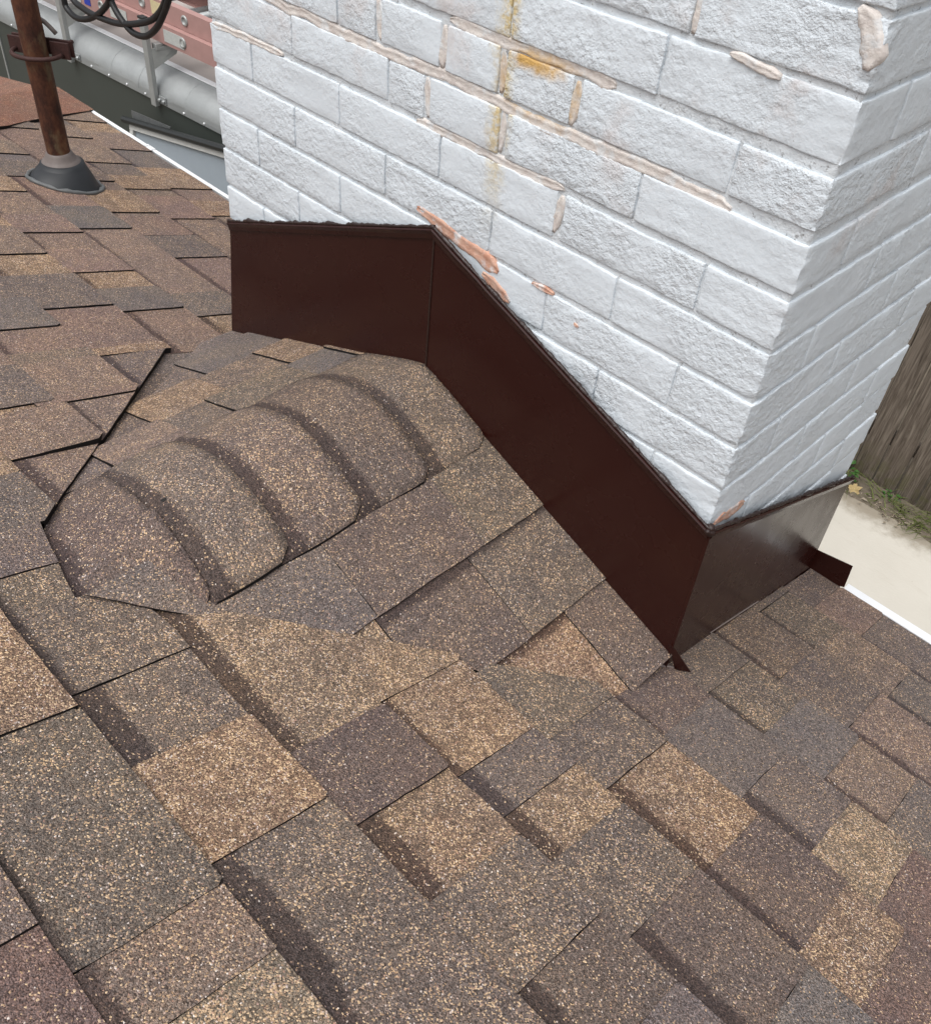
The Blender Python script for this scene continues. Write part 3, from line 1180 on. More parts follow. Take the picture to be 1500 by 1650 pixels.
for (o0, du, dv, n, nu, nv) in (
        (Vector((-W_ + rec, rec, zb_)), Vector((W_ - 2 * rec, 0, 0)), Vector((0, 0, zt_ - zb_)), Vector((0, -1, 0)), 160, 240),
        (Vector((-rec, rec, zb_)), Vector((0, D_ - 2 * rec, 0)), Vector((0, 0, zt_ - zb_)), Vector((1, 0, 0)), 80, 240),
        (Vector((-rec, D_ - rec, zb_)), Vector((-W_ + 2 * rec, 0, 0)), Vector((0, 0, zt_ - zb_)), Vector((0, 1, 0)), 20, 20),
        (Vector((-W_ + rec, D_ - rec, zb_)), Vector((0, -D_ + 2 * rec, 0)), Vector((0, 0, zt_ - zb_)), Vector((-1, 0, 0)), 20, 20),
        (Vector((-W_ + rec, rec, zt_)), Vector((W_ - 2 * rec, 0, 0)), Vector((0, D_ - 2 * rec, 0)), Vector((0, 0, 1)), 10, 6)):
    g_ = [[bm.verts.new(core_pt(*(o0 + du * i / nu + dv * j / nv), n if 0 < i < nu else n * 0)) for i in range(nu + 1)] for j in range(nv + 1)]
    for j in range(nv):
        for i in range(nu):
            f = bm.faces.new((g_[j][i], g_[j][i + 1], g_[j + 1][i + 1], g_[j + 1][i]))
            f.smooth = True
bmesh.ops.remove_doubles(bm, verts=bm.verts[:], dist=2e-4)
from_bm('mortar', bm, M_JOINT, chim)


def mend(pts, wid, mat, face='front', name='mended_joint', proud=-0.0002, dish=0.0016):
    """ragged ribbon of patching mortar pressed over a joint"""
    P = spline([(*p, 0) for p in pts], 10)
    L = [P[0]]
    for p in P[1:]:                       # even spacing
        while (p - L[-1]).length > 0.004:
            L.append(L[-1] + (p - L[-1]).normalized() * 0.004)
    bm = bmesh.new()
    prev = None
    ph = R.uniform(0, 99)
    nw = 6
    for i, p in enumerate(L):
        a, b = L[max(0, i - 1)], L[min(len(L) - 1, i + 1)]
        d = (b - a).normalized()
        n = Vector((-d.y, d.x, 0))
        e = min(1, min(i, len(L) - 1 - i) / 3.0)
        w1 = wid * (.5 + .34 * noise.noise((ph + i * .10, 0, 0)) + .13 * noise.noise((ph + i * .36, 5, 0))) * (.3 + .7 * e)
        w2 = wid * (.5 + .34 * noise.noise((ph + i * .10, 9, 0)) + .13 * noise.noise((ph + i * .36, 3, 0))) * (.3 + .7 * e)
        row = []
        for j in range(nw + 1):
            t = j / nw
            q = p + n * (-w1 + (w1 + w2) * t)
            out = proud - (.0030 if j in (0, nw) else 0) - dish * math.sin(math.pi * t) ** 2 + 0.0008 * noise.noise((q.x * 130, q.y * 130, ph))
            row.append(bm.verts.new((q.x, -out, q.y) if face == 'front' else (out, q.x, q.y)))
        if prev:
            for j in range(nw):
                f = bm.faces.new((prev[j], prev[j + 1], row[j + 1], row[j]))
                f.smooth = True
        prev = row
    # give the patch a back so that it is a solid lump
    ed = [e for e in bm.edges if len(e.link_faces) == 1]
    ext = bmesh.ops.extrude_edge_only(bm, edges=ed)
    for v in [x for x in ext['geom'] if isinstance(x, bmesh.types.BMVert)]:
        if face == 'front':
            v.co.y += 0.006
        else:
            v.co.x -= 0.006
    return from_bm(name, bm, mat, chim)


mend([(-.88, .066), (-.77, .064), (-.68, .062), (-.59, .063), (-.50, .066), (-.42, .062), (-.35, .059), (-.27, .061), (-.20, .063), (-.09, .059)], 0.0166, M_MEND)
mend([(-.505, .131), (-.43, .129), (-.363, .131), (-.30, .132), (-.255, .130)], 0.0166, M_MEND)
mend([(-1.016, -.006), (-.92, -.003), (-.835, -.001)], 0.0111, M_MEND, proud=.0006)
mend([(-.555, -.003), (-.475, -.002), (-.38, -.003), (-.30, .0)], 0.0142, M_MEND)
mend([(-.632, .122), (-.628, .098), (-.624, .074)], 0.0157, M_MEND)
mend([(-.513, .122), (-.513, .098), (-.514, .072)], 0.0150, M_MEND)
mend([(-.538, .056), (-.535, .03), (-.533, .006)], 0.0142, M_MEND)
mend([(-.416, .122), (-.414, .098), (-.416, .072)], 0.0118, M_MEND)
mend([(-.407, .055), (-.406, .03), (-.408, .006)], 0.0095, M_MEND)
mend([(-.306, .120), (-.306, .095), (-.309, .072)], 0.0134, M_MEND)
mend([(-.304, -.008), (-.306, -.03), (-.310, -.056)], 0.0134, M_MEND)
mend([(-.136, .196), (-.110, .193), (-.080, .190)], .6 * 0.0174, M_MEND, proud=.0022, dish=.0006)
mend([(-.180, .252), (-.180, .225), (-.182, .200)], 0.0125, M_MEND)
mend([(-.030, .262), (-.016, .250), (-.008, .232), (-.008, .218)], 0.0205, M_MEND, proud=.0019, dish=.0004)
mend([(-.545, -.117), (-.50, -.125), (-.46, -.131), (-.41, -.137), (-.385, -.146)], .022, M_CORAL, proud=.0018)
mend([(-.415, -.158), (-.385, -.168), (-.36, -.178)], .020, M_CORAL, proud=.0018)
mend([(-.33, -.133), (-.29, -.133)], .008, M_CORAL, proud=.0018)
mend([(.012, -.322), (.045, -.326), (.085, -.330)], .024, M_CORAL, 'side', proud=.0018)
mend([(-.255, -.155), (-.245, -.158)], .010, M_CORAL, proud=.0018)

# ------------------------------------------------------------------ brown flashing
fl = thing('chimney_flashing', 'dark brown sheet metal flashing wrapped round the base of the white chimney', 'flashing')
FY = -0.0055


def sheet(name, pts, ext, mat=None, par=None):
    bm = bmesh.new()
    prism(bm, pts, ext)
    es = bm.edges[:]
    bmesh.ops.bevel(bm, geom=es, offset=0.0005, segments=1, affect='EDGES')
    return from_bm(name, bm, mat or M_FLASH, par or fl)


TL, TR, CTp = (-1.012, -.3285), (-.5015, -.1295), (.0065, -.3190)
BLp, BRp, CB = (-1.052, -.605), (-.504, -.372), (.0135, -.592)
sheet('flashing_panel', [(TL[0], FY, TL[1]), (TR[0] - .0015, FY, TR[1]), (BRp[0] - .0015, FY, BRp[1]), (BLp[0], FY, BLp[1])], (0, .0018, 0))
sheet('flashing_panel', [(TR[0] + .0005, FY - .0016, TR[1] + .0005), (CTp[0], FY - .0016, CTp[1]), (CB[0], FY - .0016, CB[1]), (BRp[0] + .0005, FY - .0016, BRp[1])], (0, .0018, 0))
SXF = .0065
sheet('flashing_panel', [(SXF, FY - .0012, CTp[1]), (SXF, .512, -.529), (SXF, .532, -.800), (SXF + .004, FY - .0012, -.592)], (-.0018, 0, 0))
sheet('flashing_panel', [(-W_ - .0065, 0, -.333), (-W_ - .0065, .52, -.54), (-W_ - .0065, .52, -.82), (-W_ - .0065, 0, -.62)], (.0018, 0, 0))
sheet('flashing_panel', [(-W_, D_ + .005, -.535), (0, D_ + .005, -.535), (0, D_ + .005, -.82), (-W_, D_ + .005, -.82)], (0, .0018, 0))
# seams and standing edges
sheet('seam', [(TR[0] - .0020, FY - .0030, TR[1] - .002), (TR[0] + .0016, FY - .0030, TR[1] - .002), (BRp[0] + .0016, FY - .0030, BRp[1]), (BRp[0] - .0020, FY - .0030, BRp[1])], (0, .0012, 0), M_BEAD)
sheet('seam', [(.0035, FY - .0030, CTp[1] - .002), (.0090, FY - .0030, CTp[1] - .002), (.0150, FY - .0030, -.588), (.0095, FY - .0030, -.588)], (0, .0012, 0))


def lip(p, q, out, n=40):
    """folded top lip: a narrow ledge that leans out from the wall"""
    p, q, out = Vector(p), Vector(q), Vector(out)
    bm = bmesh.new()
    prof = [(0.0, -.0135), (.0030, -.0130), (.0045, -.0060), (.0075, .0005), (.0060, .0025), (0.0, .0012)]
    rings = []
    for i in range(n + 1):
        c = p.lerp(q, i / n)
        rings.append([bm.verts.new(c + out * a + Vector((0, 0, b)) + out * .0007 * noise.noise(c * 25)) for a, b in prof])
    for A_, B_ in zip(rings, rings[1:]):
        for k in range(len(prof)):
            bm.faces.new((A_[k], A_[(k + 1) % len(prof)], B_[(k + 1) % len(prof)], B_[k]))
    bm.faces.new(rings[0])
    bm.faces.new(rings[-1][::-1])
    return from_bm('lip', bm, M_FLASH, fl)


def bead(p, q, out, n=150, r=.0027):
    p, q, out = Vector(p), Vector(q), Vector(out)
    bm = bmesh.new()
    pts, rad = [], []
    ph = R.uniform(0, 99)
    for i in range(n + 1):
        c = p.lerp(q, i / n)
        k = noise.noise((ph + i * .11, 0, 0)) + .7 * noise.noise((ph + i * .33, 4, 0)) + .45 * noise.noise((ph + i * .9, 7, 0))
        pts.append(c + out * (.0025 + .001 * k) + Vector((0, 0, .0040 + .0018 * k)))
        rad.append(max(.0012, r * (1 + .75 * k)))
    tube(bm, pts, rad, 9)
    return from_bm('sealant_bead', bm, M_BEAD, fl, True)


fo = Vector((0, -1, 0))
segs = [((TL[0], FY, TL[1]), (TR[0], FY, TR[1]), fo), ((TR[0], FY - .0016, TR[1]), (CTp[0], FY - .0016, CTp[1]), fo), ((SXF, FY, CTp[1]), (SXF, .512, -.529), Vector((1, 0, 0)))]
for a, b, o_ in segs:
    lip(a, b, o_)
    bead(a, b, o_)
bm = bmesh.new()
for i in range(7):
    c = Vector((.004 + R.uniform(-.004, .005), FY - .003 + R.uniform(-.004, .006), CTp[1] + R.uniform(-.004, .006)))
    bmesh.ops.create_icosphere(bm, subdivisions=2, radius=R.uniform(.004, .0075), matrix=Matrix.Translation(c))
from_bm('sealant_bead', bm, M_BEAD, fl, True)
# bent toes at the two near corners
sheet('corner_toe', [(.008, -.012, -.535), (.017, -.004, -.548), (.040, .022, PM(0, .02 * MQ, 0).z + .007), (.022, .004, PM(0, .004 * MQ, 0).z + .006)], (.0010, -.0010, 0))
sheet('corner_toe', [(.0255, .0095, PM(0, .01 * MQ, 0).z + .010), (.033, .018, PM(0, .018 * MQ, 0).z + .010), (.004, -.022, PM(0, -.02 * MQ, 0).z + .012), (.000, -.020, PM(0, -.02 * MQ, 0).z + .012)], (0, 0, -.0012), M_HEM)
sheet('corner_toe', [(-1.0475, FY, -.568), (-1.050, FY, -.602), (-1.080, .004, -.600)], (0, .0012, 0))
# low diverter upstand running out from the far corner to the gutter
sheet('diverter', [(-.006, .5315, -.724), (.0725, .5315, -.711), (.0765, .5315, -.765), (-.006, .5315, -.805)], (0, .0016, 0))
# thin hem of bare metal where the side panel meets the shingles
for ya, yb in ((.13, .30),):
    sheet('hem', [(.0085, ya, MZ - MP * ya + .0165), (.0085, yb, MZ - MP * yb + .0165), (.0100, yb, MZ - MP * yb + .0150), (.0100, ya, MZ - MP * ya + .0150)], (0, 0, -.001), M_HEM)

# ------------------------------------------------------------------ gutters
def gutter(x0, x1, label, hang, lw):
    t = thing('gutter', label, 'gutter', 'gutters along the eave')
    ye = .5455
    zt = MZ - MP * .535 + .004
    prof = [(.462, 0), (.462, -.10), (.52, -.10), (.535, -.05), (ye, -.03), (ye, 0.0), (ye - .010, 0.0), (ye - .010, -.004), (ye - .003, -.006), (ye - .003, -.028), (.531, -.048), (.517, -.096), (.466, -.096), (.466, -.02)]
    prof = [(a, zt - .002 + b - (.03 if a < .47 and b > -.05 else 0)) for a, b in prof]
    bm = bmesh.new()
    prism(bm, [(x0, a, b) for a, b in prof], (x1 - x0, 0, 0))
    from_bm('trough', bm, M_WHITE, t)
    bm = bmesh.new()
    box(bm, ((x0 + x1) / 2, ye - .0115 + lw / 2 + .0005, zt + .0015), (x1 - x0, lw, .005), bev=.001)
    from_bm('rolled_lip', bm, M_WHITE, t)
    for hx in hang:
        bm = bmesh.new()
        box(bm, (hx, ye - .008, zt + .0055), (.03, .017, .0035), bev=.001)
        box(bm, (hx - .022, ye - .007, zt + .0055), (.007, .014, .006), bev=.001)
        from_bm('hanger', bm, M_WHITE, t)
    return t


gutter(-2.80, -1.03, 'long white metal gutter lip along the eave left of the chimney', (-2.29,), .0125)
gutter(.076, 1.35, 'white metal gutter lip along the eave right of the chimney', (1.0,), .019)

# ------------------------------------------------------------------ rusty mast through the roof
PX, PY = -1.955, .115
pz = MZ - MP * PY
mast = thing('service_mast', 'rusty steel pipe standing through the roof in a black rubber boot', 'pipe', loc=(PX, PY, pz))
nrm_ = Vector((0, MP, 1)).normalized()


def at_mast(o):
    o.matrix_parent_inverse = Matrix.Translation((PX, PY, pz)).inverted()
    return o


bm = bmesh.new()
n_ = 44
tube(bm, [(PX, PY, pz - .05 + (1.0) * i / n_) for i in range(n_ + 1)], [.0275 + .0005 * noise.noise((i * .4, 0, 0)) for i in range(n_ + 1)], 24)
at_mast(from_bm('pipe', bm, M_RUST, mast, True))
bm = bmesh.new()
bc = Vector((PX + .020, PY - .008, pz + .003))
# skewed rubber cone: base ring on the slope, top ring level
rings = []
for (r, h, off) in ((.074, 0.0, 1.0), (.072, .006, .95), (.062, .028, .6), (.055, .040, .35), (.053, .042, .3), (.051, .050, .2), (.040, .051, .15)):
    rg = []
    for k in range(36):
        a = 2 * math.pi * k / 36
        dx, dy = r * math.cos(a), r * math.sin(a) * (1 + .12 * off)
        base = Vector((bc.x - .018 * (1 - off) + dx, bc.y + .010 * (1 - off) + dy, 0))
        tilt = off if h < .05 else off * .6
        base.z = pz - MP * (base.y - PY) * tilt + .004 + h
        rg.append(bm.verts.new(base))
    rings.append(rg)
for A_, B_ in zip(rings, rings[1:]):
    for k in range(36):
        bm.faces.new((A_[k], A_[(k + 1) % 36], B_[(k + 1) % 36], B_[k]))
boot = at_mast(from_bm('boot', bm, M_RUBBER, mast, True))
bm = bmesh.new()
lathe(bm, [(.046, .044), (.0485, .047), (.047, .051), (.041, .055), (.038, .058), (.033, .068), (.030, .074), (.0282, .075)], (PX, PY, pz + .004), n=36)
o = from_bm('collar', bm, M_COLLAR, boot, True)
bm = bmesh.new()
pts = []
for k in range(48):
    a = 2 * math.pi * k / 48
    r = .076 + .007 * noise.noise((math.cos(a) * 3, math.sin(a) * 3, 2))
    y = bc.y + r * 1.12 * math.sin(a)
    pts.append((bc.x + r * math.cos(a) * (1.10 if math.cos(a) > .3 else 1), y, pz - MP * (y - PY) + .009))
tube(bm, pts, [.0050 + .0045 * noise.noise((k * .5, 1, 1)) for k in range(48)], 8, closed=True)
o = from_bm('sealant_ring', bm, M_GREYSEAL, boot, True)
# clamp: plate behind the pipe, U-bolt round its front, small stub bolts
cz = -.322
cdir = Vector((.83, .55, 0)).normalized()                 # along the plate
cnor = Vector((cdir.y, -cdir.x, 0))                       # towards the camera side
rot = Matrix((cdir, cnor, Vector((0, 0, 1)))).transposed()
bm = bmesh.new()
pc = Vector((PX, PY, cz)) - cnor * .036
for sgn in (-1, 1):
    box(bm, pc + cdir * sgn * .052 + cnor * .018, (.046, .006, .036), rot, .001)
box(bm, pc, (.15, .006, .036), rot, .001)
at_mast(from_bm('clamp_plate', bm, M_RUSTD, mast))
bm = bmesh.new()
pts = []
for k in range(25):
    a = math.pi * k / 24
    pts.append(Vector((PX, PY, cz - .008)) + cdir * (-.058 * math.cos(a)) + cnor * (-.012 + .052 * math.sin(a) ** .8))
tube(bm, pts, .0052, 10)
at_mast(from_bm('u_bolt', bm, M_RUSTD, mast, True))
for sgn in (-1, 1):
    bm = bmesh.new()
    c = pc + cdir * sgn * .056 + Vector((0, 0, .006))
    tube(bm, [c - cnor * .03, c - cnor * .002], .005, 8)
    tube(bm, [c - cnor * .012, c - cnor * .004], .009, 6)
    at_mast(from_bm('stub_bolt', bm, M_RUSTD, mast))
bm = bmesh.new()
pts = [Vector((PX, PY, cz + .03)) - cnor * .034 + cdir * (-.040 + .080 * k / 10) + Vector((0, 0, .028 * math.sin(math.pi * k / 10))) for k in range(11)]
tube(bm, pts, .0055, 8)
at_mast(from_bm('strap', bm, M_COLLAR, mast, True))
# weatherhead above the frame, where the cables come out
bm = bmesh.new()
lathe(bm, [(.034, 0), (.055, .01), (.062, .04), (.045, .09), (.01, .105)], (PX, PY, pz + .93), n=24)
at_mast(from_bm('weatherhead', bm, M_ALUD, mast, True))

# ------------------------------------------------------------------ cables looping from the mast
hd_ = (PX + .05, PY + .01, pz + .95)
CB_ = [
    ('thin black cable in a short loop nearest the rusty pipe', [hd_, (-1.83, .125, .10), (-1.790, .125, -.10), (-1.776, .125, -.165), (-1.770, .125, -.190), (-1.727, .125, -.199), (-1.660, .125, -.180), (-1.585, .125, -.137), (-1.50, .14, -.05), (-1.2, .4, .18), (-.9, 1.2, .35), (-.6, 3.0, .55)]),
    ('black cable sagging in the widest shallow loop over the ladder', [hd_, (-1.86, .12, .10), (-1.80, .125, -.10), (-1.741, .125, -.160), (-1.690, .125, -.172), (-1.628, .125, -.172), (-1.542, .125, -.162), (-1.443, .125, -.133), (-1.392, .125, -.106), (-1.356, .125, -.070), (-1.33, .14, .0), (-1.2, .5, .28), (-1.0, 1.4, .45), (-.7, 3.1, .6)]),
    ('black cable hanging lowest, its loop crossing the rack post', [hd_, (-1.80, .14, .2), (-1.64, .13, -.02), (-1.585, .128, -.100), (-1.560, .125, -.136), (-1.528, .125, -.158), (-1.495, .125, -.167), (-1.45, .125, -.160), (-1.405, .125, -.133), (-1.368, .125, -.096), (-1.338, .125, -.058), (-1.31, .15, .02), (-1.15, .6, .3), (-.95, 1.5, .5), (-.8, 3.2, .65)]),
]
for lb, pts in CB_:
    bm = bmesh.new()
    tube(bm, spline(pts, 10), .0062, 10)
    tag(from_bm('cable', bm, M_CABLE, None, True), lb, 'cable', 'black cables drooping beside the pipe')

# ------------------------------------------------------------------ trailer beyond the eave
TX0, TX1 = -6.6, -1.75
ty = lambda x: 1.29 + .058 * (x + 4.44)
TZ = -1.2
tdir = Vector((1, .058, 0)).normalized()
tout = Vector((.058, -1, 0)).normalized()
trl = thing('utility_trailer', 'dark green enclosed trailer with a rounded aluminium roof edge parked behind the eave', 'trailer', loc=(-4.0, 2.3, GZ))


def tp(x, o, z):          # x along, o outward from wall
    return Vector((x, ty(x), z)) + tout * o


TI = Matrix.Translation((-4.0, 2.3, GZ)).inverted()


def tr_part(name, bm, mat, smooth=False, par=None):
    o = from_bm(name, bm, mat, par or trl, smooth)
    o.matrix_parent_inverse = TI
    return o


rt = Matrix((tdir, -tout, Vector((0, 0, 1)))).transposed()
WID = 2.1
bm = bmesh.new()
cxm = (TX0 + TX1) / 2
box(bm, tp(cxm, -WID / 2, (TZ + GZ + .45) / 2), ((TX1 - TX0), WID, TZ - GZ - .45), rt)
tr_part('body', bm, M_GREEN)
for sx0 in (-5.10, -6.15, -2.4):
    bm = bmesh.new()
    box(bm, tp(sx0, .002, (TZ + GZ + .45) / 2), (.012, .006, TZ - GZ - .5), rt)
    tr_part('seam_strip', bm, M_ALUD)
bm = bmesh.new()
RR = .102
prof = [(.004, -.020), (.010, -.018), (.010, -.002)] + [(-RR + (RR + .010) * math.cos(a), RR * math.sin(a)) for a in [math.radians(8 + 10 * i) for i in range(9)]] + [(-RR - .03, RR), (-RR - .03, RR - .01), (-.004, -.012)]
nseg = 60
rings = []
for i in range(nseg + 1):
    x = TX0 + (TX1 - TX0) * i / nseg
    dn = .0035 * noise.noise((x * 7, 0, 0)) + .002 * noise.noise((x * 21, 0, 3))
    rings.append([bm.verts.new(tp(x, o_ + dn * (1 if o_ < .009 else 0), TZ + b)) for o_, b in prof])
for A_, B_ in zip(rings, rings[1:]):
    for k in range(len(prof)):
        f = bm.faces.new((A_[k], A_[(k + 1) % len(prof)], B_[(k + 1) % len(prof)], B_[k]))
        f.smooth = 3 <= k <= 10
bm.faces.new(rings[0])
bm.faces.new(rings[-1][::-1])
tr_part('roof_edge', bm, M_ALU)
for i, x in enumerate((-5.65, -5.05, -4.02, -3.80, -3.45, -2.6)):       # lap joints of the edge sheets
    bm = bmesh.new()
    rings = []
    for dx in (0, .005):
        rings.append([bm.verts.new(tp(x + dx, (-RR + (RR + .0112) * math.cos(a)), TZ + (RR + .0012) * math.sin(a))) for a in [math.radians(4 + 9 * k) for k in range(10)]])
    for k in range(9):
        bm.faces.new((rings[0][k], rings[0][k + 1], rings[1][k + 1], rings[1][k]))
    ext = bmesh.ops.extrude_face_region(bm, geom=bm.faces[:])
    for v in [g_ for g_ in ext['geom'] if isinstance(g_, bmesh.types.BMVert)]:
        v.co -= tout * .002
    tr_part('lap_joint', bm, M_ALU)
bm = bmesh.new()
box(bm, tp(cxm, -RR - .020, TZ + RR + .004), ((TX1 - TX0), .030, .005), rt, .001)
tr_part('roof_lip', bm, M_WHITE)
bm = bmesh.new()
x = TX0 + .1
while x < TX1:
    bmesh.ops.create_icosphere(bm, subdivisions=1, radius=.0055, matrix=Matrix.Translation(tp(x, .011, TZ - .007)))
    x += .145
o = tr_part('rivets', bm, M_WHITE, True)
tag(o, None, kind='stuff')
bm = bmesh.new()
box(bm, tp(cxm, -WID / 2, TZ + RR - .012), ((TX1 - TX0), WID - 2 * RR - .02, .012), rt)
tr_part('roof_sheet', bm, M_TROOF)
# ladder rack
for px_ in (-3.655, -4.345, -5.4, -2.55):
    ptop = TZ + .335
    bm = bmesh.new()
    box(bm, tp(px_, .022, (TZ - .03 + ptop) / 2), (.036, .022, ptop - TZ + .03), rt, .002)
    post = tr_part('rack_post', bm, M_ALUD)
    bm = bmesh.new()
    box(bm, tp(px_, .022, ptop + .004), (.042, .028, .01), rt, .002)
    tr_part('post_cap', bm, M_BLACK)
    bm = bmesh.new()
    box(bm, tp(px_ + .050, .014, TZ + .005), (.050, .006, .030), rt, .001)
    for dx in (.036, .066):
        bmesh.ops.create_icosphere(bm, subdivisions=1, radius=.009, matrix=Matrix.Translation(tp(px_ + dx, .022, TZ + .004)))
    tr_part('bracket', bm, M_ALU)
    bm = bmesh.new()
    prism(bm, [tp(px_ + .018, .014, TZ + .13), tp(px_ + .018, .014, TZ + .215), tp(px_ + .075, -.09, TZ + .235), tp(px_ + .060, -.08, TZ + .19)], tdir * .004)
    tr_part('brace', bm, M_ALUD)
    bm = bmesh.new()
    box(bm, tp(px_ + .02, -.95, TZ + .222), (.034, 1.9, .026), rt, .002)
    tr_part('cross_bar', bm, M_ALUD)
for wx in (-4.0, -3.2):
    for oo in (-.10, -WID + .10):
        bm = bmesh.new()
        lathe(bm, [(.20, -.09), (.31, -.10), (.335, -.07), (.335, .07), (.31, .10), (.20, .09)], tp(wx, oo, GZ + .335), tout, 32)
        tyre = tr_part('tyre', bm, M_RUBBER, True)
        bm = bmesh.new()
        lathe(bm, [(.195, -.05), (.20, .06), (.15, .07), (.06, .09), (.02, .10)], tp(wx, oo, GZ + .335), tout, 24)
        r_ = tr_part('rim', bm, M_ALUD, True)

# ------------------------------------------------------------------ ladder on the rack
LZ = TZ + .2365
lad = thing('extension_ladder', 'faded red fibreglass extension ladder lying on the trailer rack', 'ladder', loc=(-4.0, 1.6, LZ))
LI = Matrix.Translation((-4.0, 1.6, LZ)).inverted()


def lp_part(name, bm, mat, smooth=False):
    o = from_bm(name, bm, mat, lad, smooth)
    o.matrix_parent_inverse = LI
    return o


def channel(x0, x1, o0, z0, hgt, side):
    bm = bmesh.new()
    dp = .034 * side
    prof = [(0, 0), (0, hgt), (-dp, hgt), (-dp, hgt - .005), (-.005 * side, hgt - .005), (-.005 * side, .005), (-dp, .005), (-dp, 0)]
    prism(bm, [tp(x0, o0 + a, z0 + b) for a, b in prof], tdir * (x1 - x0))
    return bm


for (z0, o0, o1, xa, xb) in ((LZ, -.030, -.475, -6.4, -1.95), (LZ + .082, -.055, -.445, -6.1, -2.2)):
    lp_part('side_rail', channel(xa, xb, o0, z0, .080, 1), M_PINK)
    lp_part('side_rail', channel(xa, xb, o1, z0, .080, -1), M_PINK)
    x = xa + .20
    while x < xb - .05:
        bm = bmesh.new()
        tube(bm, [tp(x, o0 - .002, z0 + .042), tp(x, o1 + .002, z0 + .042)], .018, 12)
        lp_part('rung', bm, M_ALU, True)
        bm = bmesh.new()
        c = tp(x, o0, z0 + .042)
        lathe(bm, [(.022, -.001), (.022, .004), (.016, .0065), (.0145, .0065), (.0145, .0015), (.002, .001)], c, tout, 20)
        lp_part('rung_plug', bm, M_ALUD, True)
        x += .305
for (xa, wd, zc, hh, o0, m_) in ((-3.52, .14, LZ + .040, .050, -.0295, M_STICK), (-3.93, .13, LZ + .040, .050, -.0295, M_STICK), (-3.66, .075, LZ + .124, .055, -.0545, M_YELL), (-4.18, .05, LZ + .040, .045, -.0295, M_BLUE), (-4.26, .05, LZ + .040, .05, -.0295, M_STICK)):
    bm = bmesh.new()
    box(bm, tp(xa, o0 + .0014, zc), (wd, .0016, hh), rt)
    lp_part('sticker', bm, m_)

# ------------------------------------------------------------------ pale pane leaning against the trailer
pan = thing('leaning_window', 'pale blue-grey window pane in a light frame leaning on the green trailer', 'window pane', loc=(-3.4, 1.2, GZ))
PI_ = Matrix.Translation((-3.4, 1.2, GZ)).inverted()
p0, p1 = Vector((-3.79, 1.262, -1.330)), Vector((-2.55, 1.315, -1.135))
dwn = Vector((.02, -.36, -1.95))


def pn_part(name, bm, mat):
    o = from_bm(name, bm, mat, pan)
    o.matrix_parent_inverse = PI_
    return o


ud = (p1 - p0).normalized()
pn_ = ud.cross(dwn).normalized()
if pn_.y > 0:
    pn_ = -pn_
bm = bmesh.new()
prism(bm, [p0 + ud * .02 + dwn * .018, p1 - ud * .02 + dwn * .018, p1 - ud * .02 + dwn * .98, p0 + ud * .02 + dwn * .98], pn_ * .006)
pn_part('pane', bm, M_PANE)
bm = bmesh.new()
box2 = [(p0, p1, .018, 0), ]
prism(bm, [p0 + dwn * .010, p1 + dwn * .010, p1 + dwn * .020, p0 + dwn * .020], pn_ * .022)
prism(bm, [p0 + dwn * .020, p0 + ud * .028 + dwn * .020, p0 + ud * .028 + dwn, p0 + dwn], pn_ * .020)
prism(bm, [p1 - ud * .028 + dwn * .020, p1 + dwn * .020, p1 + dwn, p1 - ud * .028 + dwn], pn_ * .020)
pn_part('frame', bm, M_PFRAME)
bm = bmesh.new()
tube(bm, [p0 - ud * .035 + pn_ * .030, p1 + ud * .02 + pn_ * .030], .016, 8)
pn_part('top_bar', bm, M_BLACK)
bm = bmesh.new()
prism(bm, [p0 - Vector((0, 0, -.045)), p0 + ud * .32 + Vector((0, 0, .02)), p0 + ud * .30, p0], pn_ * .004)
pn_part('gusset', bm, M_GREYSEAL)

# ------------------------------------------------------------------ fence, grass and litter on the right
fen = thing('wood_fence', 'weathered grey-brown board fence at the far edge of the concrete', 'fence', loc=(0, 4.30, GZ))
FI = Matrix.Translation((0, 4.30, GZ)).inverted()
x = -4.2
while x < 3.2:
    wd = R.uniform(.132, .148)
    bm = bmesh.new()
    hgt = 1.85 + R.uniform(-.02, .02)
    yy = 4.30 + R.uniform(-.006, .006)
    c = .03
    tl = R.uniform(-.004, .004)
    prism(bm, [(x + .003, yy, GZ - .09), (x + wd - .003, yy, GZ - .09), (x + wd - .003 + tl, yy, GZ + hgt - c), (x + wd - c + tl, yy, GZ + hgt), (x + c + tl, yy, GZ + hgt), (x + .003 + tl, yy, GZ + hgt - c)], (0, .017, 0))
    bmesh.ops.bevel(bm, geom=bm.edges[:], offset=.002, segments=1, affect='EDGES')
    o = from_bm('board', bm, M_WOOD, fen)
    o.matrix_parent_inverse = FI
    x += wd + R.uniform(.002, .007)
for z in (.35, 1.0, 1.6):
    bm = bmesh.new()
    box(bm, (-.5, 4.345, GZ + z), (7.4, .04, .09))
    o = from_bm('rail', bm, M_WOOD, fen)
    o.matrix_parent_inverse = FI


def blade(bm, b, hgt, lean, wd, bend):
    side = Vector((-lean.y, lean.x, 0)).normalized()
    prev = None
    for i in range(6):
        t = i / 5
        c = Vector(b) + lean * (bend * t * t) + Vector((0, 0, hgt * (t - .35 * t * t * min(1, bend / max(hgt, .01)))))
        ww = wd * (1 - t) ** .7 + .0004
        row = (bm.verts.new(c - side * ww), bm.verts.new(c + side * ww))
        if prev:
            bm.faces.new((prev[0], prev[1], row[1], row[0]))
        prev = row


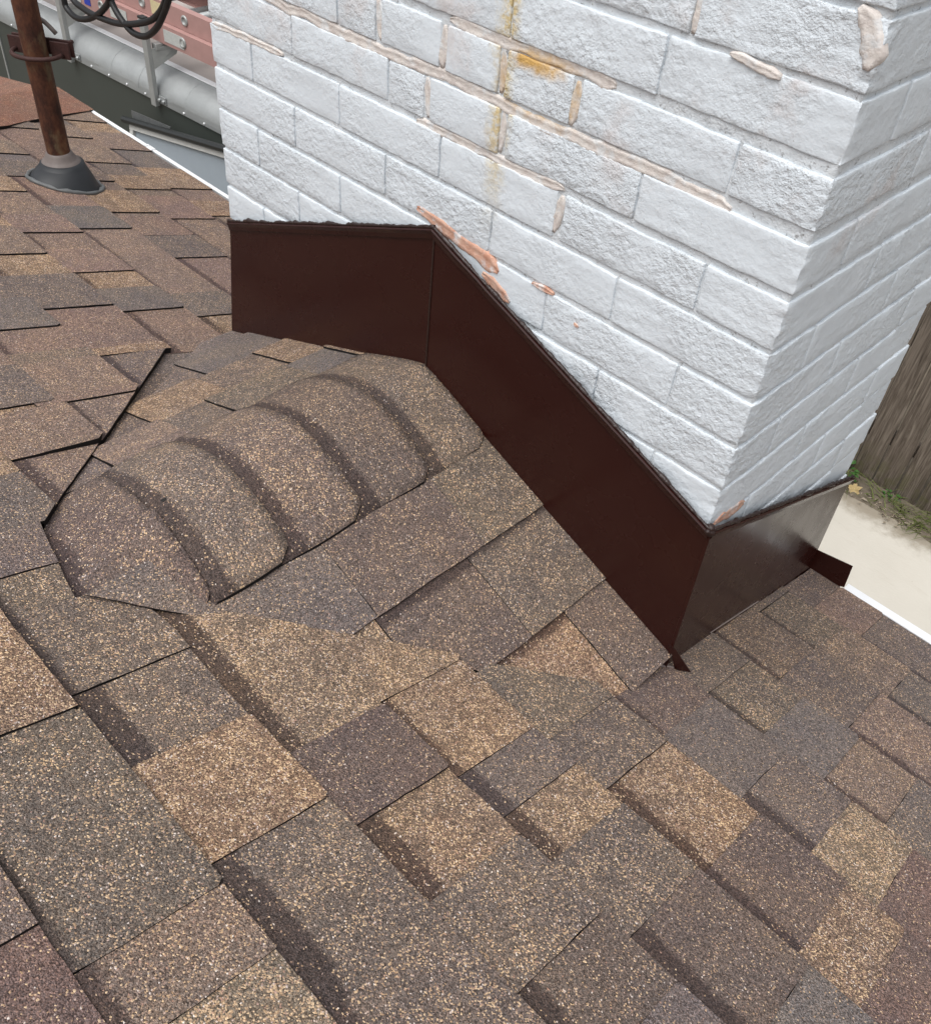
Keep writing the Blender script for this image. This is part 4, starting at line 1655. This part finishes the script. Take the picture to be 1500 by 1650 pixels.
bm = bmesh.new()
rg = random.Random(5)
for i in range(1700):
    x = rg.uniform(-1.3, .9)
    dens = .5 + .5 * noise.noise((x * 2.3, 4, 0))
    if x < -.52 and rg.random() > .30:
        continue
    if rg.random() > .35 + dens:
        continue
    a = rg.uniform(0, 6.28)
    ln = Vector((math.cos(a) * .9 + .25, math.sin(a) * .7 - .35, 0)).normalized()
    blade(bm, (x, rg.uniform(4.13, 4.29), GZ - .02), rg.uniform(.04, .15), ln, rg.uniform(.002, .0048), rg.uniform(.04, .20))
for (bx, by, ax, ay, hh, bb) in ((-.52, 4.2, .9, -.25, .10, .42), (-.48, 4.17, .95, -.1, .07, .40), (-.42, 4.22, 1, .05, .14, .36), (-.25, 4.2, .8, -.5, .10, .3), (-.5, 4.19, .97, -.2, .05, .34)):
    blade(bm, (bx, by, GZ - .02), hh, Vector((ax, ay, 0)).normalized(), .006, bb)
tag(from_bm('grass', bm, M_GRASS), 'green grass along the foot of the wooden fence', 'grass', kind='stuff')
bm = bmesh.new()
for i in range(1500):
    x = rg.uniform(-2.2, 1.6)
    c = Vector((x, 4.15 - abs(rg.gauss(0, .045)) + .055 * noise.noise((x * 3, 1, 0)) + .02, GZ + rg.uniform(.002, .02)))
    s = rg.uniform(.004, .020)
    m_ = Matrix.Translation(c) @ Matrix.Rotation(rg.uniform(0, 6.28), 4, 'Z') @ Matrix.Rotation(rg.uniform(-.6, .6), 4, 'X')
    vs = [bm.verts.new(m_ @ Vector(p)) for p in ((-s, -s * .3, 0), (0, -s * .4, s * .25), (s, 0, 0), (0, s * .4, s * .2))]
    bm.faces.new(vs)
tag(from_bm('litter', bm, M_LITTER), 'dry twigs and litter between concrete and grass', 'litter', kind='stuff')
# edge of soil under the grass
bm = bmesh.new()
n_ = 120
rows = []
for i in range(n_ + 1):
    x = -5 + 9 * i / n_
    e = 4.10 + .035 * noise.noise((x * 3.1, 0, 0)) + .02 * noise.noise((x * 9, 2, 0))
    rows.append([bm.verts.new((x, e + d, GZ + h)) for d, h in ((0, .001), (.03, .012 + .006 * noise.noise((x * 12, 0, 3))), (.10, .022), (.5, .02))])
for A_, B_ in zip(rows, rows[1:]):
    for k in range(3):
        bm.faces.new((A_[k], A_[k + 1], B_[k + 1], B_[k]))
o = from_bm('soil_strip', bm, M_SOIL)
tag(o, None, kind='structure')


def leaf_plant(name, label, cat, loc, mat, n, size, rad, grp=None, zs=.05, stem=True):
    t = thing(name, label, cat, grp, loc)
    bm = bmesh.new()
    for i in range(n):
        a = rg.uniform(0, 6.28)
        r = rad * math.sqrt(rg.random())
        c = Vector((math.cos(a) * r, math.sin(a) * r, rg.uniform(.3, 1) * zs))
        m_ = Matrix.Translation(c) @ Matrix.Rotation(a, 4, 'Z') @ Matrix.Rotation(rg.uniform(-.8, .3), 4, 'Y')
        s = size * rg.uniform(.6, 1.2)
        vs = [bm.verts.new(m_ @ Vector(p)) for p in ((0, 0, 0), (s * .4, -s * .36, .06 * s), (s, 0, -.1 * s), (s * .4, s * .36, .06 * s), (s * .45, 0, -.02 * s))]
        for tri in ((0, 1, 4), (1, 2, 4), (2, 3, 4), (3, 0, 4)):
            bm.faces.new([vs[k] for k in tri])
    from_bm('leaves', bm, mat, t)
    if stem:
        bm = bmesh.new()
        for i in range(5):
            a = rg.uniform(0, 6.28)
            tube(bm, [(0, 0, -.02), (math.cos(a) * rad * .5, math.sin(a) * rad * .5, zs * .8)], .002, 5)
        from_bm('stems', bm, mat, t)
    return t


leaf_plant('weed', 'dark green leafy weed at the fence foot beside the flashing corner', 'weed', (-.93, 4.22, GZ + .01), M_WEED, 46, .045, .09, zs=.08)
leaf_plant('weed', 'small green weed at the fence foot just right of the dry leaf', 'weed', (-.60, 4.24, GZ + .01), M_WEED, 22, .028, .05, zs=.04)
bm = bmesh.new()
out = []
for k in range(40):
    a = 2 * math.pi * k / 40
    r = .036 * (1 + .26 * math.cos(5 * a + .6 * math.sin(a)) * (.6 + .4 * math.cos(a)) + .10 * math.cos(13 * a))
    out.append(bm.verts.new((r * math.cos(a), r * math.sin(a), .012 * math.cos(a * 2 + .5))))
cv = bm.verts.new((0, 0, -.004))
for k in range(40):
    bm.faces.new((out[k], out[(k + 1) % 40], cv))
o = from_bm('dry_leaf', bm, M_DRY)
o.location = (-.80, 4.135, GZ + .03)
o.rotation_euler = (.5, -.3, .7)
tag(o, 'single tan fallen leaf lying at the edge of the concrete', 'leaf')
